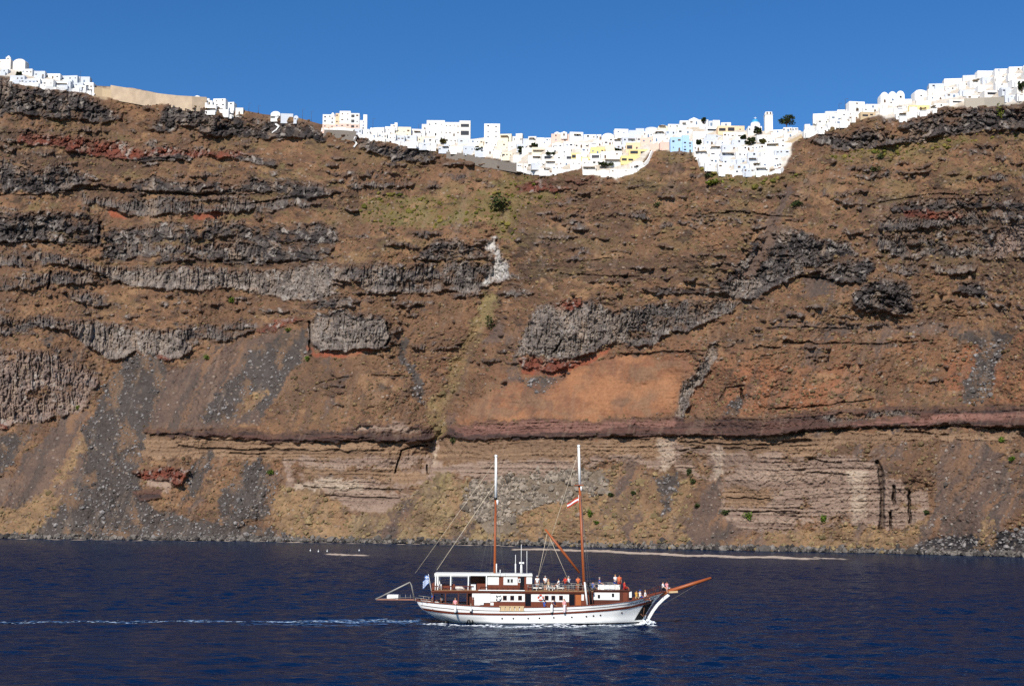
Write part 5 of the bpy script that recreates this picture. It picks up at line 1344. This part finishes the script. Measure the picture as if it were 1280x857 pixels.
# forward house
fh = part('forward_house', [(741, 738.6, 786.5, 758)], DARKWOOD, -1.75, 1.75)
panel((741.6, 740, 774.4, 749.4), -1.75, fh); panel((786.4, 738.8, 789.6, 746.4), -1.7, fh)
for px, py in ((748.6, 745), (766.2, 743.4)): window(px, py, 2.8, 4.4, -1.81, fh, BLACK)
part('door', [(778.8, 740, 784.5, 752)], WOOD, -1.8, -1.72, fh); part('roof', [(739.6, 737, 788, 738.5)], DARKWOOD, -1.9, 1.9, fh)
rail_line('deck_rail', [(738, 731), (760, 729.5), (776, 730.4)], 7, .7, STEEL, 1.7, fh)
mb = MB()          # low windlass and coils on the foredeck
a = bp(803, 745, 0); mb.tube([(a[0], -.7, a[2]), (a[0], .7, a[2])], .22, 12); mb.box(a[0]-.15, -.5, a[2]-1.0, a[0]+.15, -.35, a[2]); mb.box(a[0]-.15, .35, a[2]-1.0, a[0]+.15, .5, a[2]); pb('windlass', mb, WOOD)
part('bow_seat', [(790, 747.5, 812, 749.5)], WOOD, -1.5, -1.0); 
# stern gallows for the tender, with its platform
sp = part('stern_platform', [(470, 748.2, 521, 749.8)], mat('weathered plank', (150, 104, 84), rough=.85, var=.2), -.55, .55)
mb = MB()
for yy in (-.5, .5):
    P_ = [bp(469.5, 748.6, yy), bp(512.4, 727.2, yy), bp(514.4, 731, yy), bp(518, 749, yy)]
    mb.tube(P_, .09, 8)
    mb.tube([bp(469.5, 748.6, yy), bp(519, 745.5, yy)], .03, 6)
P1, P2 = bp(513, 728, -.5), bp(513, 728, .5); mb.tube([P1, P2], .06, 6); pb('gallows', mb, STEEL, sp)
mb = MB()
for px in (500, 507, 513): mb.tube([bp(px, 749, -.5), bp(px, 742.5, -.5)], .025, 5)
pb('platform_stanchions', mb, STEEL, sp)
# scuttles, black pipes, gangway
for px, py in ((628, 772.6), (642, 772.6), (660.5, 772.5), (674.5, 772.1), (692.4, 771.6), (714.8, 771), (732.8, 770.2), (741.6, 769.6), (750.2, 769), (776, 766)):
    t = (px-545)/(813-545)
    best = min(((abs(bp(*(0, 0), -3)[0]-0), 0),))
    lo, hi = .0, 1.0
    for _ in range(30):
        md = (lo+hi)/2
        if hull_pt(md, 2.1)[0] < bp(px, py)[0]: lo = md
        else: hi = md
    lv = min(np.linspace(1.2, 2.9, 60), key=lambda l: abs(hull_pt(lo, l)[2]-bp(px, py)[2]))
    p = hull_pt(lo, lv)
    mb = MB(); mb.tube([(p[0], p[1]+.06, p[2]), (p[0], p[1]-.03, p[2])], .105, 12); sc = pb('porthole', mb, DARKWOOD, hull)
    mb = MB(); mb.tube([(p[0], p[1]-.02, p[2]), (p[0], p[1]-.04, p[2])], .075, 12); pb('pane', mb, PANE, sc)
mb = MB()
for pts in ([(583.4, 779.6), (585.2, 774.2), (587, 774.2), (588, 779.6)], [(590.4, 774.4), (591, 779.6)]):
    P_ = [(bp(x, y, -2.6)[0], -2.62 if y > 776 else -2.72, bp(x, y, -2.6)[2]) for x, y in pts]; mb.tube(P_, .075, 7)
pb('cooling_pipe', mb, BLACK, hull)
mb = MB(); a = bp(557.5, 777.5, -1.6); mb.ball((a[0], -1.55, a[2]), .34, .3, .26, 10, 6); pb('exhaust_outlet', mb, BLACK, hull)
mb = MB()      # boarding ladder lashed along the bulwark
a, b = bp(624, 763.5, -3.1), bp(655, 763.5, -3.1)
for zz in (757.6, 763.4):
    z = bp(640, zz, -3.1)[2]; mb.box(a[0], -3.14, z, b[0], -3.06, z+.08)
for k in range(11):
    px = 625+k*2.9; z0, z1 = bp(px, 763.4, -3.1), bp(px, 757.6, -3.1); mb.box(z0[0]-.03, -3.13, z0[2], z0[0]+.03, -3.07, z1[2])
for k in range(5): q = bp(626+k*6, 760, -3.1); mb.box(q[0], -3.12, q[2]-.25, q[0]+.45, -3.08, q[2]+.2)
pb('boarding_ladder', mb, BEIGE)
# ---------------- things carried by the boat
def world(p): return (p[0]+OX, p[1]+YB, p[2])
def lifebuoy(px, py, y, m_, label):
    c = world(bp(px, py, y)); o = tag(empty('lifebuoy', c), label, 'lifebuoy', 'lifebuoys on the cabin side')
    mb = MB(); mb.torus((0, 0, 0), .29, .085); mb.build('ring', m_, o)
    mb = MB()
    for k in range(4):
        a = math.pi/4+k*math.pi/2; p = (.29*math.cos(a), -.01, .29*math.sin(a)); mb.ball(p, .11, .1, .11, 8, 6)
    mb.build('band', PANEL if m_ is not PANEL else BLACK, o)
lifebuoy(623, 746.8, -2.3, PANEL, 'white lifebuoy with dark bands on the after cabin panel')
lifebuoy(675.8, 746.4, -2.3, mat('orange red plastic', (206, 70, 44), rough=.5), 'red and white lifebuoy beside three windows on the cabin side')
def fender(px, y0, y1, m_, label, top=None):
    c = bp(px, y1, -3.12); h = bp(px, y0, -3.12)[2]-c[2]; r = .16
    o = tag(empty('fender', world(c)), label, 'fender', 'fenders hanging on the hull side')
    mb = MB(); mb.lathe([(.02, .12), (r*.8, .2), (r, .36), (r, h*.72), (r*.7, h*.86), (.04, h*.92)], (0, -.06, 0), 12); mb.build('body', m_, o)
    mb = MB(); mb.lathe([(.02, 0), (r*.75, .05), (r*.9, .17), (r*.6, .24)], (0, -.06, 0), 12); mb.build('foot', BLACK, o)
    mb = MB(); mb.tube([(0, -.06, h*.9), (0, .05, h+.35)], .02, 5); mb.build('lanyard', ROPE, o)
fender(569, 757, 767, PANEL, 'white fender with black foot, aftermost on the hull side'); fender(588.5, 757.5, 765.5, PANEL, 'white fender with black foot, second from the stern')
fender(689.6, 753.5, 767, PANEL, 'white fender with black foot hanging below the cabin windows'); fender(705.6, 754, 767, mat('pinkish fender', (228, 208, 208), rough=.5), 'pinkish white fender hanging nearest the bow')
# flags
def flag(name, stripes, w, h, c, rot, label, pole=None, extra=None):
    o = tag(empty(name, c, 0), label, 'flag')
    nx, nz = 10, 10
    for k, (z0, z1, m_) in enumerate(stripes):
        mb = MB(); vs = []
        for i in range(nx+1):
            u = i/nx
            for z in (z0, z1):
                for dy in (-.012, .012):
                    vs.append((-u*w*math.cos(rot), .12*math.sin(u*5)*u+dy, z*h-u*w*math.sin(rot)+.05*math.sin(u*6)))
        fs = []
        for i in range(nx):
            a = i*4; b = a+4
            fs += [(a, b, b+2, a+2), (a+1, a+3, b+3, b+1), (a, a+1, b+1, b), (a+2, b+2, b+3, a+3)]
        fs += [(0, 2, 3, 1), (nx*4, nx*4+1, nx*4+3, nx*4+2)]
        mb.add(vs, fs); mb.build('stripe', m_, o)
    if extra: extra(o)
    if pole:
        mb = MB(); mb.tube(pole, .03, 6); mb.build('staff', PANEL, o)
    return o
FBLUE = mat('flag blue', (84, 128, 196), rough=.8, var=.08); FWHITE = mat('flag white', (226, 228, 230), rough=.8, var=.05); FRED = mat('flag red', (176, 58, 40), rough=.8, var=.1)
c = world(bp(536, 719, 0))
def greek(o):
    mb = MB(); mb.box(-.47, -.05, .53, -.01, -.02, .955); mb.build('canton', FBLUE, o)
    mb = MB(); mb.box(-.28, -.07, .53, -.20, -.052, .955); mb.box(-.47, -.07, .70, -.285, -.052, .78); mb.box(-.195, -.07, .70, -.01, -.052, .78); mb.build('cross', FWHITE, o)
st9 = [(k/9-.0, (k+1)/9, FBLUE if k % 2 == 0 else FWHITE) for k in range(9)]
gf = flag('greek_flag', st9, .95, .95, (c[0], c[1], c[2]-.95), .75, 'blue and white striped flag with a cross flying at the stern', [(.45, 0, -1.5), (-.06, 0, 1.15)], greek)
c = world(bp(724.6, 626, 0))
flag('courtesy_flag', [(0, 1/3, FRED), (1/3, 2/3, FWHITE), (2/3, 1, FRED)], 1.6, .62, (c[0]-.15, c[1]-.22, c[2]-.1), .5, 'red and white striped flag flying from the foremast', [(0.02, 0, -.15), (0.02, 0, .85)])
# covered tender under the canopy, life raft box astern, tender forward
c = world(bp(573.5, 738, -1.3)); o = tag(empty('covered_bundle', c), 'white canvas bundle lying on the after upper deck', 'bundle')
mb = MB(); mb.ball((0, 0, .0), .78, .5, .62, 14, 7, 0.0); mb.build('cover', CANVAS, o); mb = MB(); mb.box(-.7, -.45, -.02, .7, .45, .08); mb.build('base', WOOD, o)
c = world(bp(491, 748.2, 0)); o = tag(empty('life_raft_box', c), 'white box standing on the stern platform', 'box')
mb = MB(); mb.box(-.68, -.4, .02, .68, .4, .48); mb.build('case', PANEL, o); mb = MB(); mb.box(-.7, -.42, .485, .7, .42, .55); mb.build('lid', PANEL, o)
c = world(bp(761, 737, 0)); o = tag(empty('tender', c), 'upturned white tender on the forward house roof', 'dinghy')
mb = MB(); vs = []; fs = []
for i in range(13):
    u = i/12; x = -1.35+2.7*u; ww = .78*(1-abs(2*u-1)**3*.75); hh = .62*(1-abs(2*u-1)**4*.45)
    for j in range(9): a = math.pi*j/8; vs.append((x, ww*math.cos(a), .02+hh*math.sin(a)**.8))
for i in range(12):
    for j in range(8): fs.append((i*9+j, i*9+j+1, (i+1)*9+j+1, (i+1)*9+j))
fs += [tuple(range(9)), tuple(reversed(range(108, 117)))]
mb.add(vs, fs, True); mb.build('tender_hull', CANVAS, o)
mb = MB(); mb.bar((-1.3, 0, .55), (1.3, 0, .55), .08, .16); mb.build('keel', PANEL, o)
mb = MB()
for k in (-1, 1): mb.box(k*.7-.06, -.8, -.05, k*.7+.06, .8, .05)
mb.build('chock', WOOD, o)
# bow splash and the wake against the stern
rs = random.Random(4); vs_, fs_ = [], []
for k in range(110):
    u = rs.random(); px = 797+u*22; b_ = bp(px, 780, -1.2*(1-u)-0.2); hgt = max(.05, (1-abs(u-.55)*1.7))*rs.uniform(.1, .8)
    x, y, z = b_[0]+OX, YB-rs.uniform(.1, 1.8)*(1.05-u)-.25, rs.uniform(0, .55)*max(0, 1-abs(u-.6)*2)
    k0 = len(vs_); s_ = rs.uniform(.06, .17)
    for v in ICO_V: vs_.append((x+v[0]*s_*rs.uniform(.7, 1.5), y+v[1]*s_, z+v[2]*s_*rs.uniform(.5, 1.1)))
    fs_ += [tuple(int(i)+k0 for i in f) for f in ICO_F]
me = bpy.data.meshes.new('bow_wave'); me.from_pydata(vs_, [], fs_); me.materials.append(FOAM); me.update(); tag(link_mesh('bow_wave', me), kind='stuff')
# ---------------- people
SKIN = [mat('skin light', (206, 156, 128), rough=.6, var=.05), mat('skin tanned', (168, 112, 82), rough=.6, var=.05)]
HAIR = [mat('hair dark', (44, 34, 28), rough=.7), mat('hair fair', (150, 116, 76), rough=.7), mat('hair grey', (150, 146, 140), rough=.7)]
CL = {'white': (228, 228, 226), 'red': (184, 48, 42), 'blue': (44, 84, 168), 'orange': (206, 104, 66), 'pink': (222, 150, 156), 'black': (34, 34, 38), 'grey': (128, 128, 130), 'yellow': (206, 158, 72), 'navy': (36, 46, 84), 'beige': (190, 166, 130)}
CM = {k: mat('cloth '+k, v, rough=.9, var=.08, scale=6) for k, v in CL.items()}
def skin_mesh(name, verts, edges, radii, m_, parent, root=0):
    me = bpy.data.meshes.new(name); me.from_pydata(verts, edges, []); me.materials.append(m_)
    o = link_mesh(name, me, parent)
    md = o.modifiers.new('skin', 'SKIN'); md.use_smooth_shade = True
    sd = o.modifiers.new('smooth', 'SUBSURF'); sd.levels = 1; sd.render_levels = 1
    sv = me.skin_vertices[0].data
    for i, r in enumerate(radii): sv[i].radius = (r, r) if not isinstance(r, tuple) else r
    sv[root].use_root = True
    return o
PEOPLE = 'people aboard the boat'
def person(loc, face, shirt, legs, hair, skin, label, pose='stand', arms='down', hat=None):
    """one continuous body; loc is where the feet (or the seat) rest; face: heading in radians, 0 = towards the bow"""
    o = tag(empty('person', loc, face), label, 'person', PEOPLE)
    sit = pose == 'sit'
    ph = .16 if sit else .90
    V_, E_, R_ = [], [], []
    def v(p, r, prev=None):
        V_.append(p); R_.append(r)
        if prev is not None: E_.append((prev, len(V_)-1))
        return len(V_)-1
    lean = -.06 if sit else 0
    pel = v((0, 0, ph), (.135, .15)); bel = v((.01+lean*.3, 0, ph+.18), (.115, .135), pel); che = v((.01+lean, 0, ph+.40), (.125, .165), bel)
    nk = v((lean+.01, 0, ph+.57), .058, che); hd = v((lean+.04, 0, ph+.69), (.088, .078), nk); ht = v((lean+.035, 0, ph+.79), (.08, .072), hd)
    v((lean+.135, 0, ph+.70), .017, hd)                        # nose
    shirt_v = [(0, 0, ph-.06), (.01+lean*.3, 0, ph+.18), (.01+lean, 0, ph+.40), (lean+.01, 0, ph+.52)]; shirt_e = [(0, 1), (1, 2), (2, 3)]; shirt_r = [(.19, .205), (.17, .19), (.17, .21), .085]
    leg_v, leg_e, leg_r = [(0, 0, ph+.06)], [], [(.185, .20)]
    for s in (-1, 1):
        sh = v((lean, s*.19, ph+.48), .062, che)
        if arms == 'up' or (arms == 'one' and s > 0): el = (.16+lean, s*.30, ph+.60); wr = (.28+lean, s*.24, ph+.80)
        elif arms == 'rail': el = (.10+lean, s*.25, ph+.24); wr = (.34+lean, s*.20, ph+.20)
        elif sit: el = (.04+lean, s*.26, ph+.22); wr = (.24, s*.17, ph+.10)
        else: el = (-.02, s*.25, ph+.20); wr = (.06, s*.26, ph-.04)
        e_ = v(el, .045, sh); w_ = v(wr, .033, e_)
        d = (Vector(wr)-Vector(el)).normalized(); up = d.orthogonal().normalized(); sd = d.cross(up)
        pm = v(tuple(Vector(wr)+d*.07), (.038, .026), w_)
        for f in range(4):
            b0 = Vector(wr)+d*.10+sd*(f-1.5)*.022; L = (.06, .075, .07, .05)[f]
            q = v(tuple(b0), .010, pm); q = v(tuple(b0+d*L*.6+up*.012), .0095, q); v(tuple(b0+d*L+up*.035), .008, q)
        q = v(tuple(Vector(wr)+d*.05+sd*.045), .011, w_); v(tuple(Vector(wr)+d*.085+sd*.06+up*.02), .009, q)
        k = len(shirt_v); mid_ = tuple((Vector((lean, s*.19, ph+.48))*.35+Vector(el)*.65)); shirt_v += [(lean, s*.185, ph+.47), mid_]; shirt_e += [(2, k), (k, k+1)]; shirt_r += [.10, .085]
        if sit: hip, kn, an = (.04, s*.10, ph-.03), (.46, s*.12, ph+.0), (.50, s*.12, ph-.40)
        else: hip, kn, an = (0, s*.095, ph-.08), (.03*s, s*.10, .48), (.02*s-.02, s*.10, .09)
        h_ = v(hip, .092, pel); k_ = v(kn, .062, h_); a_ = v(an, .042, k_); v((an[0]+.15, an[1]+s*.02, an[2]-.055), .034, a_)
        k = len(leg_v); tow = Vector(hip)*.25+Vector(kn)*.75 if legs[1] == 'short' else Vector(kn)
        leg_v += [hip, tuple(tow)]; leg_e += [(0, k), (k, k+1)]; leg_r += [.135, .11]
        if legs[1] == 'long': leg_v.append((an[0], an[1], an[2]+.05)); leg_e.append((k+1, k+2)); leg_r.append(.08)
    skin_mesh('body', V_, E_, R_, SKIN[skin], o)
    skin_mesh('shirt', shirt_v, shirt_e, shirt_r, CM[shirt], o); skin_mesh('trousers' if legs[1] == 'long' else 'shorts', leg_v, leg_e, leg_r, CM[legs[0]], o)
    mb = MB(); mb.ball((lean+.015, 0, ph+.745), .112, .105, .115, 12, 6, -.25)
    if hat: mb.ball((lean+.03, 0, ph+.80), .19, .18, .03, 12, 4)
    mb.build('hat' if hat else 'hair', CM[hat] if hat else HAIR[hair], o)
    mb = MB()
    for s in (-1, 1): mb.ball((lean+.118, s*.034, ph+.725), .012, .014, .010, 6, 4)
    mb.build('eyes', BLACK, o)
    mb = MB(); mb.ball((lean+.118, 0, ph+.655), .012, .026, .008, 8, 4); mb.build('mouth', CM['pink'], o)
    return o
def spot(px, py, y): return world(bp(px, py, y))
UD = bp(650, 737.7, -2.2)[2]            # the upper deck underfoot
def on_ud(px, y): p = bp(px, 738, y); return (p[0]+OX, YB+y, UD+.01)
SOLE = hull_pt(.2, 3.3)[2]; 
def on_deck(px, y):
    p = bp(px, 757, y); t = min(max((px-522)/(832-522), .03), .96); return (p[0]+OX, YB+y, hull_pt(t, 3.3)[2]+.02)
LZ = UD+.37                               # top of the loungers
person(on_ud(671.5, -1.3), -1.5, 'white', ('white', 'short'), 0, 1, 'person in white standing behind the wheelhouse, aftermost on the sun deck', hat='white')
person(on_ud(681.5, -1.0), -1.2, 'white', ('black', 'short'), 2, 0, 'person in white shirt and dark shorts standing amidships on the sun deck', arms='rail')
p = on_ud(686, -1.2); person((p[0], p[1], LZ), .2, 'beige', ('grey', 'short'), 1, 0, 'person in beige sitting on a white lounger amidships', 'sit')
p = on_ud(698, 1.2); person((p[0], p[1], LZ), 3.0, 'white', ('white', 'short'), 0, 1, 'person in white sitting among the loungers abaft the boom', 'sit')
person(on_ud(706.8, -1.9), -2.2, 'red', ('navy', 'short'), 0, 1, 'person in red shirt with dark shorts beneath the boom', arms='rail')
person(on_ud(710.6, -1.4), -.6, 'white', ('grey', 'long'), 2, 0, 'person in white beside the red-shirted person beneath the boom')
person(on_ud(722.5, -1.6), -1.5, 'orange', ('beige', 'short'), 0, 1, 'person in orange shirt leaning by the foremast foot', arms='rail')
FHZ = bp(760, 737, -1.9)[2]
def on_fh(px, y): p = bp(px, 737, y); return (p[0]+OX, YB+y, FHZ+.01)
p = on_fh(749.8, 1.0); person((p[0], p[1], FHZ+.42), -.2, 'blue', ('navy', 'short'), 2, 0, 'person in blue shirt sitting behind the tender on the forward house', 'sit')
p = on_fh(741.5, -.9); person((p[0], p[1], FHZ+.0+.02), .5, 'blue', ('grey', 'short'), 0, 0, 'person in blue crouched at the after corner of the forward house roof', 'sit')
person(on_fh(769, 1.1), -1.0, 'white', ('blue', 'short'), 1, 0, 'person in white shirt and blue shorts standing on the forward house', arms='rail')
person(on_fh(774.2, .7), -1.4, 'orange', ('red', 'short'), 0, 1, 'person in orange shirt and red shorts standing on the forward house')
p = on_fh(781, -.9); person((p[0], p[1], FHZ+.1), .2, 'red', ('red', 'short'), 0, 1, 'person in red sitting at the front edge of the forward house roof', 'sit')
p = on_deck(796, -1.25); zs = bp(796, 747.5, -1.5)[2]+.02
person((p[0], p[1], zs), .3, 'yellow', ('beige', 'short'), 0, 1, 'person in yellow sitting on the foredeck seat', 'sit')
p = on_deck(800.5, -1.25); person((p[0], p[1], zs), .2, 'white', ('blue', 'short'), 1, 0, 'person in white and blue sitting forward of the person in yellow', 'sit', hat='blue')
p = on_deck(807, -1.2); person((p[0], p[1], zs), .0, 'white', ('beige', 'short'), 1, 0, 'person in white and beige sitting foremost on the foredeck seat', 'sit')
q = bp(829, 736.5, -.15); person((q[0]+OX, YB-.25, q[2]), -.4, 'white', ('black', 'short'), 0, 0, 'person in white shirt perched at the root of the bowsprit', 'sit')
q = bp(834, 736, .2); person((q[0]+OX, YB+.2, q[2]), .5, 'pink', ('white', 'short'), 0, 1, 'person in pink perched foremost beside the bowsprit', 'sit')
person(on_deck(541.5, -1.6), 2.6, 'blue', ('navy', 'long'), 0, 1, 'person in bright blue shirt standing in the shade of the stern deck')
person(on_deck(552, -1.2), -.5, 'grey', ('black', 'long'), 0, 1, 'person in grey in the shade of the stern deck')
p = on_deck(569, -1.9); person((p[0], p[1], p[2]+.4), -1.6, 'pink', ('beige', 'short'), 1, 0, 'person in pink sitting in the shade of the stern deck', 'sit')
mb = MB(); mb.box(-.5, -.2, 0, .5, .3, .42); s_ = mb.build('bench', WOOD, boat, (p[0]-OX, p[1]-YB+.02, p[2])) 
for px, shirt_, legs_, hair_, sk_, face_, lab_ in ((681, 'blue', ('blue', 'short'), 0, 1, .3, 'person in blue sitting on the side deck below the red lifebuoy'), (693, 'navy', ('black', 'short'), 0, 1, -.3, 'person in navy sitting on the side deck under the cabin windows'),
                                              (705.5, 'pink', ('white', 'short'), 1, 0, -1.2, 'person in pink sitting on the side deck beside the last cabin window')):
    p = on_deck(px, -2.5); person((p[0], p[1], p[2]+.36), face_, shirt_, legs_, hair_, sk_, lab_, 'sit')
